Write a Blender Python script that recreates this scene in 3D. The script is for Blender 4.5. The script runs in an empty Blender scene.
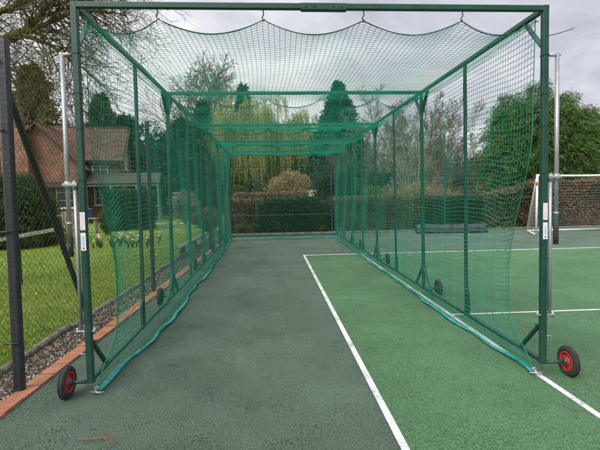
import bpy, math, random
import numpy as np
from mathutils import Matrix, Vector

rng = np.random.default_rng(7)
random.seed(7)
scene = bpy.context.scene
COL = scene.collection
PI = math.pi

# ------------------------------------------------------------------ mesh helper
def nrm(a):
    return a / np.maximum(np.linalg.norm(a, axis=-1, keepdims=True), 1e-9)

class MB:
    def __init__(s):
        s.v = []; s.n = 0; s.f = []; s.rnd = []
    def add(s, V, F, mi=0, rnd=0.5, smooth=False):
        V = np.asarray(V, float).reshape(-1, 3)
        F = np.asarray(F, np.int64)
        s.v.append(V)
        r = np.asarray(rnd, float)
        s.rnd.append(np.broadcast_to(r, (len(V),)) if r.ndim == 0 else r)
        s.f.append((F + s.n, mi, smooth))
        s.n += len(V)
    # tubes along polylines: pts (N,K,3), rad (N,K)
    def ptubes(s, pts, rad, n=4, mi=0, rnd=0.5, smooth=True, cap=False, flat=None):
        pts = np.asarray(pts, float); rad = np.asarray(rad, float)
        if pts.ndim == 2: pts = pts[None]
        N, K, _ = pts.shape
        rad = np.broadcast_to(rad, (N, K))
        T = np.empty_like(pts)
        T[:, 1:-1] = pts[:, 2:] - pts[:, :-2] if K > 2 else T[:, 1:-1]
        T[:, 0] = pts[:, 1] - pts[:, 0]; T[:, -1] = pts[:, -1] - pts[:, -2]
        T = nrm(T)
        ov = nrm(pts[:, -1] - pts[:, 0] + 1e-6)
        ref = np.where(np.abs(ov[:, 2:3]) > 0.8, np.array([[1., 0, 0]]), np.array([[0, 0, 1.]]))
        A = nrm(np.cross(T, ref[:, None, :])); B = np.cross(T, A)
        an = np.arange(n) / n * 2 * PI + (PI / n)
        ca, sa = np.cos(an), np.sin(an)
        if flat is not None: sa = sa * flat
        V = pts[:, :, None, :] + rad[:, :, None, None] * (A[:, :, None, :] * ca[None, None, :, None] + B[:, :, None, :] * sa[None, None, :, None])
        idx = np.arange(N * K * n).reshape(N, K, n)
        a = idx[:, :-1, :]; b = np.roll(idx, -1, 2)[:, :-1, :]
        c = np.roll(idx, -1, 2)[:, 1:, :]; d = idx[:, 1:, :]
        F = np.stack([a, b, c, d], -1).reshape(-1, 4)
        r = np.asarray(rnd, float)
        if r.ndim == 1: r = np.repeat(r, K * n)
        base = s.n
        s.add(V, F, mi, r, smooth)
        if cap:
            for i in range(N):
                s.f.append((idx[i, 0][::-1][None] + base, mi, False))
                s.f.append((idx[i, -1][None] + base, mi, False))
    def tube(s, p0, p1, r, n=12, mi=0, r1=None):
        s.ptubes(np.array([[p0, p1]], float), np.array([[r, r if r1 is None else r1]]), n, mi, cap=True)
    # chamfered rectangular bar
    def beam(s, p0, p1, w, h, ref=(0, 0, 1), ch=0.005, mi=0):
        p0 = np.array(p0, float); p1 = np.array(p1, float); t = nrm(p1 - p0)
        ref = np.array(ref, float)
        if abs(t @ ref) > 0.95: ref = np.array([0, 1., 0]) if abs(t[1]) < .9 else np.array([1., 0, 0])
        a = nrm(np.cross(t, ref)); b = np.cross(a, t)
        ch = min(ch, w * .3, h * .3)
        x, y = w / 2, h / 2
        pr = [(x - ch, -y), (x, -y + ch), (x, y - ch), (x - ch, y), (-x + ch, y), (-x, y - ch), (-x, -y + ch), (-x + ch, -y)]
        V = [p + a * u + b * v for p in (p0, p1) for u, v in pr]
        F = [[i, (i + 1) % 8, 8 + (i + 1) % 8, 8 + i] for i in range(8)]
        base = s.n
        s.add(V, F, mi)
        s.f.append((np.array([[7, 6, 5, 4, 3, 2, 1, 0]]) + base, mi, False))
        s.f.append((np.array([[8, 9, 10, 11, 12, 13, 14, 15]]) + base, mi, False))
    def box(s, lo, hi, mi=0, rnd=0.5):
        x0, y0, z0 = lo; x1, y1, z1 = hi
        V = [(x0, y0, z0), (x1, y0, z0), (x1, y1, z0), (x0, y1, z0), (x0, y0, z1), (x1, y0, z1), (x1, y1, z1), (x0, y1, z1)]
        F = [[0, 3, 2, 1], [4, 5, 6, 7], [0, 1, 5, 4], [1, 2, 6, 5], [2, 3, 7, 6], [3, 0, 4, 7]]
        s.add(V, F, mi, rnd)
    def poly(s, V, mi=0):
        s.add(V, [list(range(len(V)))], mi)
    def prism(s, V, off, mi=0):
        V = np.array(V, float); k = len(V); o = np.array(off, float)
        F4 = [[i, (i + 1) % k, k + (i + 1) % k, k + i] for i in range(k)]
        base = s.n
        s.add(np.concatenate([V, V + o]), F4, mi)
        s.f.append((np.array([list(range(k))[::-1]]) + base, mi, False))
        s.f.append((np.array([list(range(k, 2 * k))]) + base, mi, False))
    # lathe around axis 'x' (or z): profile list of (radius, along)
    def lathe(s, prof, c, axis='x', n=32, mi=0, closed=True, smooth=True):
        P = np.array(prof, float); k = len(P)
        an = np.arange(n) / n * 2 * PI
        V = np.zeros((n, k, 3))
        u = P[None, :, 0] * np.cos(an)[:, None]; w = P[None, :, 0] * np.sin(an)[:, None]; l = np.broadcast_to(P[None, :, 1], (n, k))
        if axis == 'x': V[..., 0], V[..., 1], V[..., 2] = l, u, w
        elif axis == 'y': V[..., 1], V[..., 2], V[..., 0] = l, u, w
        else: V[..., 2], V[..., 0], V[..., 1] = l, u, w
        V += np.array(c, float)
        idx = np.arange(n * k).reshape(n, k)
        j = idx if closed else idx[:, :-1]
        a = idx if closed else idx[:, :-1]
        b = np.roll(idx, -1, 1) if closed else idx[:, 1:]
        F = np.stack([a, b, np.roll(b, -1, 0), np.roll(a, -1, 0)], -1).reshape(-1, 4)
        s.add(V.reshape(-1, 3), F, mi, .5, smooth)
    # leaf rhombs
    def leaves(s, C, D, L, W, mi=0, rnd=None, fold=0.0):
        C = np.asarray(C, float); N = len(C); D = nrm(np.asarray(D, float))
        R = rng.normal(size=(N, 3)); S = nrm(np.cross(D, R))
        L = np.broadcast_to(np.asarray(L, float), (N,))[:, None]; W = np.broadcast_to(np.asarray(W, float), (N,))[:, None]
        Nn = np.cross(D, S)
        V = np.stack([C, C + D * L * .45 + S * W * .5 + Nn * W * fold, C + D * L, C + D * L * .45 - S * W * .5 + Nn * W * fold], 1)
        F = np.arange(N * 4).reshape(N, 4)
        r = rng.random(N) if rnd is None else rnd
        s.add(V.reshape(-1, 3), F, mi, np.repeat(r, 4))
    def build(s, name, mats, parent=None, label=None, cat=None, group=None, kind=None, loc=None):
        me = bpy.data.meshes.new(name)
        V = np.concatenate(s.v) if s.v else np.zeros((0, 3))
        if loc is not None: V = V - np.array(loc, float)
        loops = []; starts = []; mis = []; sm = []; pos = 0
        for F, mi, smooth in s.f:
            k = F.shape[1]; m = F.shape[0]
            loops.append(F.reshape(-1)); starts.append(pos + np.arange(m) * k); pos += m * k
            mis.append(np.full(m, mi)); sm.append(np.full(m, smooth))
        L = np.concatenate(loops); st = np.concatenate(starts)
        me.vertices.add(len(V)); me.vertices.foreach_set('co', V.astype(np.float32).ravel())
        me.loops.add(len(L)); me.loops.foreach_set('vertex_index', L.astype(np.int32))
        me.polygons.add(len(st)); me.polygons.foreach_set('loop_start', st.astype(np.int32))
        try:
            tot = np.diff(np.append(st, pos)); me.polygons.foreach_set('loop_total', tot.astype(np.int32))
        except Exception: pass
        if not isinstance(mats, (list, tuple)): mats = [mats]
        for m in mats: me.materials.append(m)
        me.polygons.foreach_set('material_index', np.concatenate(mis).astype(np.int32))
        me.polygons.foreach_set('use_smooth', np.concatenate(sm).astype(bool))
        at = me.attributes.new('rnd', 'FLOAT', 'POINT')
        at.data.foreach_set('value', np.concatenate(s.rnd).astype(np.float32))
        me.update(calc_edges=True); me.validate(verbose=False)
        o = bpy.data.objects.new(name, me); COL.objects.link(o)
        if loc is not None: o.location = loc
        if parent is not None: o.parent = parent
        tag(o, label, cat, group, kind)
        return o

def tag(o, label=None, cat=None, group=None, kind=None):
    if label: o['label'] = label
    if cat: o['category'] = cat
    if group: o['group'] = group
    if kind: o['kind'] = kind
    return o

def empty(name, loc=(0, 0, 0), label=None, cat=None, group=None, rotz=0):
    o = bpy.data.objects.new(name, None); COL.objects.link(o)
    o.location = loc; o.rotation_euler = (0, 0, rotz); o.empty_display_size = .1
    return tag(o, label, cat, group)

def copy_tree(o, parent=None):
    c = o.copy(); COL.objects.link(c)
    if parent is not None: c.parent = parent
    for ch in [x for x in o.children]: copy_tree(ch, c)
    return c

# ------------------------------------------------------------------ materials
def newmat(name):
    m = bpy.data.materials.new(name); m.use_nodes = True
    nt = m.node_tree; nt.nodes.clear()
    out = nt.nodes.new('ShaderNodeOutputMaterial'); b = nt.nodes.new('ShaderNodeBsdfPrincipled')
    nt.links.new(b.outputs[0], out.inputs[0])
    return m, nt, b, out

def N(nt, typ, **kw):
    n = nt.nodes.new(typ)
    for k, v in kw.items():
        if k in n.inputs: n.inputs[k].default_value = v
        else: setattr(n, k, v)
    return n

def ramp(nt, stops):
    r = nt.nodes.new('ShaderNodeValToRGB'); e = r.color_ramp.elements
    while len(e) < len(stops): e.new(.5)
    for i, (p, c) in enumerate(stops):
        e[i].position = p; e[i].color = (*c, 1) if len(c) == 3 else c
    return r

def noisy(name, stops, scale=5, rough=.7, detail=6, bump=0, bscale=None, metal=0, bdist=.01, spec=.5, scale2=None, amt2=.5):
    """noise-driven colour with optional second scale and bump"""
    m, nt, b, out = newmat(name); L = nt.links.new
    tc = N(nt, 'ShaderNodeTexCoord')
    no = N(nt, 'ShaderNodeTexNoise', Scale=scale, Detail=detail, Roughness=.6); L(tc.outputs['Object'], no.inputs['Vector'])
    r = ramp(nt, stops)
    if scale2:
        n2 = N(nt, 'ShaderNodeTexNoise', Scale=scale2, Detail=4); L(tc.outputs['Object'], n2.inputs['Vector'])
        mx = N(nt, 'ShaderNodeMix', data_type='FLOAT'); mx.inputs[0].default_value = amt2
        L(no.outputs[0], mx.inputs[2]); L(n2.outputs[0], mx.inputs[3]); L(mx.outputs[0], r.inputs[0])
    else: L(no.outputs[0], r.inputs[0])
    L(r.outputs[0], b.inputs['Base Color'])
    b.inputs['Roughness'].default_value = rough; b.inputs['Metallic'].default_value = metal
    b.inputs['Specular IOR Level'].default_value = spec
    if bump:
        nb = N(nt, 'ShaderNodeTexNoise', Scale=bscale or scale * 3, Detail=4); L(tc.outputs['Object'], nb.inputs['Vector'])
        bp = N(nt, 'ShaderNodeBump', Strength=bump, Distance=bdist); L(nb.outputs[0], bp.inputs['Height']); L(bp.outputs[0], b.inputs['Normal'])
    return m

def leafmat(name, stops, trans=.25, rough=.55, spec=.3):
    m, nt, b, out = newmat(name); L = nt.links.new
    at = N(nt, 'ShaderNodeAttribute', attribute_name='rnd')
    tc = N(nt, 'ShaderNodeTexCoord')
    no = N(nt, 'ShaderNodeTexNoise', Scale=1.3, Detail=3); L(tc.outputs['Object'], no.inputs['Vector'])
    mx = N(nt, 'ShaderNodeMix', data_type='FLOAT'); mx.inputs[0].default_value = .3
    L(at.outputs['Fac'], mx.inputs[2]); L(no.outputs[0], mx.inputs[3])
    r = ramp(nt, stops); L(mx.outputs[0], r.inputs[0]); L(r.outputs[0], b.inputs['Base Color'])
    b.inputs['Roughness'].default_value = rough; b.inputs['Specular IOR Level'].default_value = spec
    if trans:
        t = N(nt, 'ShaderNodeBsdfTranslucent'); L(r.outputs[0], t.inputs['Color'])
        ms = N(nt, 'ShaderNodeMixShader'); ms.inputs[0].default_value = trans
        L(b.outputs[0], ms.inputs[1]); L(t.outputs[0], ms.inputs[2]); L(ms.outputs[0], out.inputs[0])
    return m

def brickmat(name, c1, c2, mortar, bw=.225, bh=.075, ms=.01, bump=.5, zscale=1.0, tile=False):
    m, nt, b, out = newmat(name); L = nt.links.new
    tc = N(nt, 'ShaderNodeTexCoord'); sp = N(nt, 'ShaderNodeSeparateXYZ'); L(tc.outputs['Object'], sp.inputs[0])
    ad = N(nt, 'ShaderNodeMath', operation='ADD'); L(sp.outputs[0], ad.inputs[0]); L(sp.outputs[1], ad.inputs[1])
    mz = N(nt, 'ShaderNodeMath', operation='MULTIPLY'); L(sp.outputs[2], mz.inputs[0]); mz.inputs[1].default_value = zscale
    cb = N(nt, 'ShaderNodeCombineXYZ'); L(ad.outputs[0], cb.inputs[0]); L(mz.outputs[0], cb.inputs[1])
    br = nt.nodes.new('ShaderNodeTexBrick'); L(cb.outputs[0], br.inputs['Vector'])
    br.inputs['Color1'].default_value = (*c1, 1); br.inputs['Color2'].default_value = (*c2, 1); br.inputs['Mortar'].default_value = (*mortar, 1)
    br.inputs['Scale'].default_value = 1; br.inputs['Mortar Size'].default_value = ms; br.inputs['Brick Width'].default_value = bw; br.inputs['Row Height'].default_value = bh
    br.inputs['Bias'].default_value = -.1
    no = N(nt, 'ShaderNodeTexNoise', Scale=1.6, Detail=7, Roughness=.65); L(tc.outputs['Object'], no.inputs['Vector'])
    rr = ramp(nt, [(.3, (.4, .4, .36)), (.7, (1.35, 1.28, 1.18))]); L(no.outputs[0], rr.inputs[0])
    mx = N(nt, 'ShaderNodeMix', data_type='RGBA', blend_type='MULTIPLY'); mx.inputs[0].default_value = .9
    L(br.outputs[0], mx.inputs[6]); L(rr.outputs[0], mx.inputs[7]); L(mx.outputs[2], b.inputs['Base Color'])
    b.inputs['Roughness'].default_value = .85
    bp = N(nt, 'ShaderNodeBump', Strength=bump, Distance=.02); bp.invert = True
    L(br.outputs['Fac'], bp.inputs['Height']); L(bp.outputs[0], b.inputs['Normal'])
    return m

def carpet(name, dark, mid, light, patch=(.8, 1.15)):
    """sand-dressed synthetic turf: fine grain, flecks of sand, broad wear patches"""
    m, nt, b, out = newmat(name); L = nt.links.new
    tc = N(nt, 'ShaderNodeTexCoord')
    n1 = N(nt, 'ShaderNodeTexNoise', Scale=120, Detail=4, Roughness=.75); L(tc.outputs['Object'], n1.inputs['Vector'])
    r = ramp(nt, [(.36, dark), (.5, mid), (.64, light)]); L(n1.outputs[0], r.inputs[0])
    n2 = N(nt, 'ShaderNodeTexNoise', Scale=.9, Detail=6, Roughness=.6); L(tc.outputs['Object'], n2.inputs['Vector'])
    r2 = ramp(nt, [(.3, (patch[0],) * 3), (.7, (patch[1],) * 3)]); L(n2.outputs[0], r2.inputs[0])
    mx = N(nt, 'ShaderNodeMix', data_type='RGBA', blend_type='MULTIPLY'); mx.inputs[0].default_value = 1
    L(r.outputs[0], mx.inputs[6]); L(r2.outputs[0], mx.inputs[7])
    # dark grains / pale sand grains
    vo = N(nt, 'ShaderNodeTexVoronoi', Scale=85); L(tc.outputs['Object'], vo.inputs['Vector'])
    n3 = N(nt, 'ShaderNodeTexNoise', Scale=7, Detail=3); L(tc.outputs['Object'], n3.inputs['Vector'])
    md = N(nt, 'ShaderNodeMath', operation='MULTIPLY_ADD'); L(n3.outputs[0], md.inputs[0]); md.inputs[1].default_value = .62; md.inputs[2].default_value = -.15
    lt = N(nt, 'ShaderNodeMath', operation='LESS_THAN'); L(vo.outputs['Distance'], lt.inputs[0]); L(md.outputs[0], lt.inputs[1])
    sc = N(nt, 'ShaderNodeMath', operation='MULTIPLY'); L(lt.outputs[0], sc.inputs[0]); sc.inputs[1].default_value = .45
    m2 = N(nt, 'ShaderNodeMix', data_type='RGBA'); L(sc.outputs[0], m2.inputs[0]); L(mx.outputs[2], m2.inputs[6]); m2.inputs[7].default_value = (light[0] * 1.9 + .02, light[1] * 1.6 + .02, light[2] * 1.7 + .02, 1)
    v2 = N(nt, 'ShaderNodeTexVoronoi', Scale=58); L(tc.outputs['Object'], v2.inputs['Vector'])
    n4 = N(nt, 'ShaderNodeTexNoise', Scale=3, Detail=4); L(tc.outputs['Object'], n4.inputs['Vector'])
    p1 = N(nt, 'ShaderNodeMath', operation='MULTIPLY_ADD'); L(n4.outputs[0], p1.inputs[0]); p1.inputs[1].default_value = .7; p1.inputs[2].default_value = -.08
    p2 = N(nt, 'ShaderNodeMath', operation='LESS_THAN'); L(v2.outputs['Distance'], p2.inputs[0]); L(p1.outputs[0], p2.inputs[1])
    p3 = N(nt, 'ShaderNodeMath', operation='MULTIPLY'); L(p2.outputs[0], p3.inputs[0]); p3.inputs[1].default_value = .75
    m3 = N(nt, 'ShaderNodeMix', data_type='RGBA'); L(p3.outputs[0], m3.inputs[0]); L(m2.outputs[2], m3.inputs[6]); m3.inputs[7].default_value = (dark[0] * .6, dark[1] * .6, dark[2] * .6, 1)
    # sandy wear in irregular patches, broken up by the grain
    n5 = N(nt, 'ShaderNodeTexNoise', Scale=1.7, Detail=9, Roughness=.72); L(tc.outputs['Object'], n5.inputs['Vector'])
    w1 = N(nt, 'ShaderNodeMath', operation='MULTIPLY_ADD'); L(n1.outputs[0], w1.inputs[0]); w1.inputs[1].default_value = .35; L(n5.outputs[0], w1.inputs[2])
    w2 = N(nt, 'ShaderNodeMapRange'); L(w1.outputs[0], w2.inputs[0]); w2.inputs[1].default_value = .73; w2.inputs[2].default_value = .95; w2.inputs[3].default_value = 0; w2.inputs[4].default_value = .5
    m4 = N(nt, 'ShaderNodeMix', data_type='RGBA'); L(w2.outputs[0], m4.inputs[0]); L(m3.outputs[2], m4.inputs[6]); m4.inputs[7].default_value = (light[0] * .8 + .09, light[1] * .7 + .09, light[2] * .7 + .08, 1)
    # damp, darker stains
    n6 = N(nt, 'ShaderNodeTexNoise', Scale=.55, Detail=7, Roughness=.65, Distortion=.6); L(tc.outputs['Object'], n6.inputs['Vector'])
    w3 = N(nt, 'ShaderNodeMapRange'); L(n6.outputs[0], w3.inputs[0]); w3.inputs[1].default_value = .5; w3.inputs[2].default_value = .7; w3.inputs[3].default_value = 0; w3.inputs[4].default_value = .4
    m5 = N(nt, 'ShaderNodeMix', data_type='RGBA'); L(w3.outputs[0], m5.inputs[0]); L(m4.outputs[2], m5.inputs[6]); m5.inputs[7].default_value = (*dark, 1)
    L(m5.outputs[2], b.inputs['Base Color'])
    b.inputs['Roughness'].default_value = .95; b.inputs['Specular IOR Level'].default_value = .2
    b.inputs['Sheen Weight'].default_value = .06
    nb = N(nt, 'ShaderNodeTexNoise', Scale=110, Detail=4, Roughness=.75); L(tc.outputs['Object'], nb.inputs['Vector'])
    bp = N(nt, 'ShaderNodeBump', Strength=.9, Distance=.02); L(nb.outputs[0], bp.inputs['Height']); L(bp.outputs[0], b.inputs['Normal'])
    return m

M = {}
def paintmat():
    m, nt, b, out = newmat('green_paint'); L = nt.links.new
    tc = N(nt, 'ShaderNodeTexCoord')
    n1 = N(nt, 'ShaderNodeTexNoise', Scale=6, Detail=5); L(tc.outputs['Object'], n1.inputs['Vector'])
    r1 = ramp(nt, [(.3, (.003, .038, .026)), (.7, (.007, .062, .043))]); L(n1.outputs[0], r1.inputs[0])
    mp = N(nt, 'ShaderNodeMapping'); mp.inputs['Scale'].default_value = (40, 40, 5); L(tc.outputs['Object'], mp.inputs[0])
    n2 = N(nt, 'ShaderNodeTexNoise', Scale=1, Detail=6, Roughness=.7); L(mp.outputs[0], n2.inputs['Vector'])
    r2 = ramp(nt, [(.56, (0, 0, 0)), (.8, (.28, .28, .28))]); L(n2.outputs[0], r2.inputs[0])
    m1 = N(nt, 'ShaderNodeMix', data_type='RGBA'); L(r2.outputs[0], m1.inputs[0]); L(r1.outputs[0], m1.inputs[6]); m1.inputs[7].default_value = (.06, .12, .095, 1)
    n3 = N(nt, 'ShaderNodeTexNoise', Scale=34, Detail=3, Roughness=.6); L(tc.outputs['Object'], n3.inputs['Vector'])
    r3 = ramp(nt, [(.69, (0, 0, 0)), (.72, (.85, .85, .85))]); L(n3.outputs[0], r3.inputs[0])
    m2 = N(nt, 'ShaderNodeMix', data_type='RGBA'); L(r3.outputs[0], m2.inputs[0]); L(m1.outputs[2], m2.inputs[6]); m2.inputs[7].default_value = (.07, .045, .03, 1)
    sp = N(nt, 'ShaderNodeSeparateXYZ'); L(tc.outputs['Object'], sp.inputs[0])
    gr = N(nt, 'ShaderNodeMapRange'); L(sp.outputs[2], gr.inputs[0]); gr.inputs[1].default_value = .5; gr.inputs[2].default_value = .05; gr.inputs[3].default_value = 0; gr.inputs[4].default_value = .55
    gm = N(nt, 'ShaderNodeMath', operation='MULTIPLY'); L(gr.outputs[0], gm.inputs[0]); L(n1.outputs[0], gm.inputs[1])
    m3 = N(nt, 'ShaderNodeMix', data_type='RGBA'); L(gm.outputs[0], m3.inputs[0]); L(m2.outputs[2], m3.inputs[6]); m3.inputs[7].default_value = (.045, .06, .045, 1)
    L(m3.outputs[2], b.inputs['Base Color'])
    rr = N(nt, 'ShaderNodeMapRange'); L(n2.outputs[0], rr.inputs[0]); rr.inputs[1].default_value = .3; rr.inputs[2].default_value = .7; rr.inputs[3].default_value = .3; rr.inputs[4].default_value = .6; L(rr.outputs[0], b.inputs['Roughness'])
    bp = N(nt, 'ShaderNodeBump', Strength=.15, Distance=.002); L(n3.outputs[0], bp.inputs['Height']); L(bp.outputs[0], b.inputs['Normal'])
    return m
M['green_paint'] = paintmat()
M['dark_paint'] = noisy('dark_paint', [(.3, (.004, .03, .024)), (.7, (.008, .045, .036))], 6, .45)
M['net'] = leafmat('net_twine', [(.3, (.006, .22, .135)), (.7, (.014, .36, .22))], trans=.2, rough=.6)
M['rope'] = noisy('net_rope', [(.3, (.004, .03, .024)), (.7, (.01, .055, .045))], 30, .7)
M['hem'] = noisy('net_hem', [(.32, (.02, .07, .06)), (.42, (.01, .21, .18)), (.55, (.02, .32, .28)), (.7, (.08, .44, .39))], 9, .6, bump=.6, bscale=70, scale2=40, amt2=.5)
M['galv'] = noisy('galvanised_steel', [(.3, (.3, .31, .33)), (.7, (.47, .48, .5))], 14, .42, metal=.55, scale2=60)
M['black_rubber'] = noisy('rubber', [(.3, (.011, .011, .012)), (.55, (.026, .026, .027)), (.72, (.085, .08, .07))], 14, .8, bump=.25, bscale=60, scale2=50)
M['red'] = noisy('red_plastic', [(.28, (.14, .02, .016)), (.45, (.4, .028, .022)), (.7, (.46, .055, .042))], 16, .5, bump=.15, bscale=60, scale2=55)
M['sticker'] = noisy('sticker_vinyl', [(.3, (.66, .64, .72)), (.7, (.78, .76, .82))], 20, .4)
M['pinkink'] = noisy('pink_ink', [(.3, (.55, .3, .42)), (.7, (.62, .4, .5))], 80, .5)
M['blueink'] = noisy('blue_ink', [(.3, (.08, .3, .6)), (.7, (.16, .42, .7))], 80, .5)
M['redink'] = noisy('red_ink', [(.3, (.5, .08, .1)), (.7, (.6, .14, .16))], 80, .5)
M['black_paint'] = noisy('black_coating', [(.3, (.012, .013, .017)), (.62, (.03, .032, .04)), (.8, (.09, .09, .1))], 9, .42, bump=.3, bscale=30, scale2=45)
M['wire'] = noisy('black_wire', [(.3, (.012, .02, .014)), (.7, (.035, .04, .032))], 4, .6)
M['white_line'] = noisy('line_paint', [(.34, (.06, .11, .065)), (.43, (.34, .38, .33)), (.51, (.62, .64, .61)), (.7, (.8, .8, .78))], 75, .9, bump=.7, bscale=80, scale2=3, amt2=.42)
M['white_paint'] = noisy('white_paint', [(.3, (.62, .62, .6)), (.7, (.8, .8, .79))], 5, .4)
M['turf_dark'] = carpet('turf_dark_green', (.018, .042, .026), (.082, .138, .09), (.2, .285, .205), (.75, 1.25))
M['turf_bright'] = carpet('turf_bright_green', (.022, .075, .026), (.08, .205, .082), (.155, .32, .155), (.8, 1.18))
M['kerb'] = noisy('kerb_brick', [(.3, (.2, .075, .038)), (.5, (.36, .15, .075)), (.72, (.45, .24, .15))], 9, .85, bump=.5, bscale=60, scale2=70)
M['mortar'] = noisy('mortar', [(.3, (.1, .085, .06)), (.7, (.2, .17, .12))], 30, .9)
M['soil'] = noisy('soil', [(.3, (.035, .027, .02)), (.7, (.09, .07, .052))], 12, .95, bump=.8, bscale=40)
M['concrete'] = noisy('mossy_concrete', [(.3, (.05, .05, .02)), (.48, (.12, .105, .075)), (.7, (.24, .225, .19))], 8, .9, bump=.6, bscale=50)
M['wood'] = noisy('weathered_wood', [(.3, (.2, .19, .16)), (.7, (.36, .35, .32))], 14, .85, bump=.5, bscale=40)
M['old_wood'] = noisy('old_grey_wood', [(.3, (.1, .1, .075)), (.5, (.19, .185, .15)), (.72, (.3, .295, .26))], 16, .9, bump=.5, bscale=40)
M['pale_wood'] = noisy('pale_wood', [(.3, (.34, .27, .13)), (.7, (.5, .42, .24))], 14, .85)
M['bark'] = noisy('bark', [(.3, (.05, .042, .034)), (.6, (.11, .095, .078)), (.75, (.15, .15, .1))], 8, .9, bump=.8, bscale=25, bdist=.03)
M['bark_mossy'] = noisy('mossy_bark', [(.3, (.035, .028, .018)), (.5, (.085, .075, .022)), (.7, (.16, .145, .04))], 7, .95, bump=.9, bscale=40, bdist=.02, scale2=30)
M['bark_pale'] = noisy('pale_bark', [(.3, (.17, .155, .12)), (.7, (.32, .3, .25))], 8, .9)
M['twig_grey'] = noisy('grey_twigs', [(.3, (.1, .085, .07)), (.7, (.2, .175, .145))], 2, .9)
M['twig_brown'] = noisy('brown_twigs', [(.3, (.11, .075, .052)), (.7, (.2, .145, .105))], 2, .9)
M['grass'] = leafmat('grass_blades', [(.12, (.13, .12, .035)), (.3, (.12, .2, .018)), (.6, (.21, .31, .034)), (.9, (.37, .4, .1))], .3)
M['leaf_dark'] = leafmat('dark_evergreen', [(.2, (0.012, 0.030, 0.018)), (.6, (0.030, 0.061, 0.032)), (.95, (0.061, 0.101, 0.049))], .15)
M['leaf_yew'] = leafmat('yew', [(.2, (.012, .032, .009)), (.6, (.045, .085, .02)), (.95, (.12, .17, .04))], .15)
M['leaf_box'] = leafmat('clipped_evergreen', [(.2, (.014, .036, .014)), (.6, (.042, .085, .03)), (.95, (.085, .15, .06))], .15)
M['leaf_cyp'] = leafmat('cypress', [(.08, (.008, .028, .006)), (.4, (.04, .1, .018)), (.68, (.12, .21, .035)), (.93, (.36, .38, .07))], .2)
M['leaf_spruce'] = leafmat('spruce', [(.2, (.013, .05, .03)), (.6, (.03, .09, .052)), (.95, (.06, .15, .085))], .15)
M['leaf_olive'] = leafmat('olive_conifer', [(.2, (.05, .055, .016)), (.6, (.14, .13, .035)), (.95, (.26, .22, .07))], .2)
M['leaf_willow'] = leafmat('willow', [(.2, (.22, .235, .07)), (.6, (.45, .44, .15)), (.95, (.62, .59, .26))], .4)
M['leaf_beech'] = leafmat('beech', [(.1, (.04, .06, .02)), (.38, (.10, .085, .035)), (.62, (.24, .145, .08)), (.9, (.4, .26, .16))], .25)
M['leaf_copper'] = leafmat('copper_shrub', [(.15, (0.121, 0.110, 0.039)), (.5, (0.286, 0.209, 0.094)), (.9, (0.462, 0.308, 0.165))], .3)
M['leaf_green'] = leafmat('bright_shrub', [(.2, (.04, .07, .014)), (.6, (.11, .15, .03)), (.95, (.2, .24, .06))], .3)
M['leaf_straw'] = leafmat('straw_grass', [(.2, (.22, .17, .08)), (.6, (.38, .31, .17)), (.95, (.5, .43, .28))], .3)
M['leaf_blossom'] = leafmat('blossom', [(.2, (.1, .1, .06)), (.6, (.34, .31, .26)), (.95, (.5, .47, .42))], .3)
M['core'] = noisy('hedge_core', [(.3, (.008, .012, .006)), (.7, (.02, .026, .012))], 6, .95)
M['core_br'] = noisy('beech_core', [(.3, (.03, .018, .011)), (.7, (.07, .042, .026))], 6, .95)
M['brick'] = brickmat('house_brick', (.27, .095, .058), (.13, .05, .034), (.26, .21, .16))
M['tiles'] = brickmat('roof_tiles', (.2, .092, .056), (.095, .048, .034), (.03, .02, .016), bw=.17, bh=.11, ms=.014, zscale=1.45, bump=1)
M['lead_roof'] = noisy('grey_roof', [(.3, (.045, .042, .036)), (.7, (.09, .085, .07))], 5, .85)
M['dark_wood'] = noisy('dark_bargeboard', [(.3, (.02, .016, .013)), (.7, (.05, .04, .03))], 8, .7)
M['glass'] = noisy('window_glass', [(.3, (.02, .025, .03)), (.7, (.05, .06, .07))], 3, .08)
M['blue'] = noisy('blue_plastic', [(.3, (.03, .11, .42)), (.7, (.06, .2, .55))], 9, .5)
M['petal'] = leafmat('daffodil_petal', [(.2, (.75, .68, .3)), (.7, (.85, .82, .55))], .3)
M['stone'] = noisy('pale_stone', [(.3, (.45, .44, .4)), (.7, (.7, .69, .65))], 6, .8)
M['cover'] = noisy('groundsheet', [(.3, (.018, .021, .023)), (.7, (.045, .05, .054))], 5, .55, bump=.5, bscale=9, bdist=.03)
M['litter'] = leafmat('dead_leaf', [(.2, (.14, .06, .03)), (.6, (.26, .13, .07)), (.95, (.4, .26, .14))], .1)
M['redtwig'] = noisy('reddish_twig', [(.3, (.14, .06, .04)), (.7, (.26, .12, .075))], 30, .9)
M['goal_net'] = noisy('white_cord', [(.3, (.42, .42, .4)), (.7, (.58, .58, .56))], 10, .8)

def gravelmat():
    m, nt, b, out = newmat('gravel'); L = nt.links.new
    at = N(nt, 'ShaderNodeAttribute', attribute_name='rnd')
    r = ramp(nt, [(.05, (.035, .026, .018)), (.35, (.1, .075, .05)), (.65, (.165, .13, .09)), (.88, (.26, .22, .165)), (.99, (.5, .47, .42))]); L(at.outputs['Fac'], r.inputs[0])
    L(r.outputs[0], b.inputs['Base Color']); b.inputs['Roughness'].default_value = .85
    return m
M['gravel'] = gravelmat()

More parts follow.
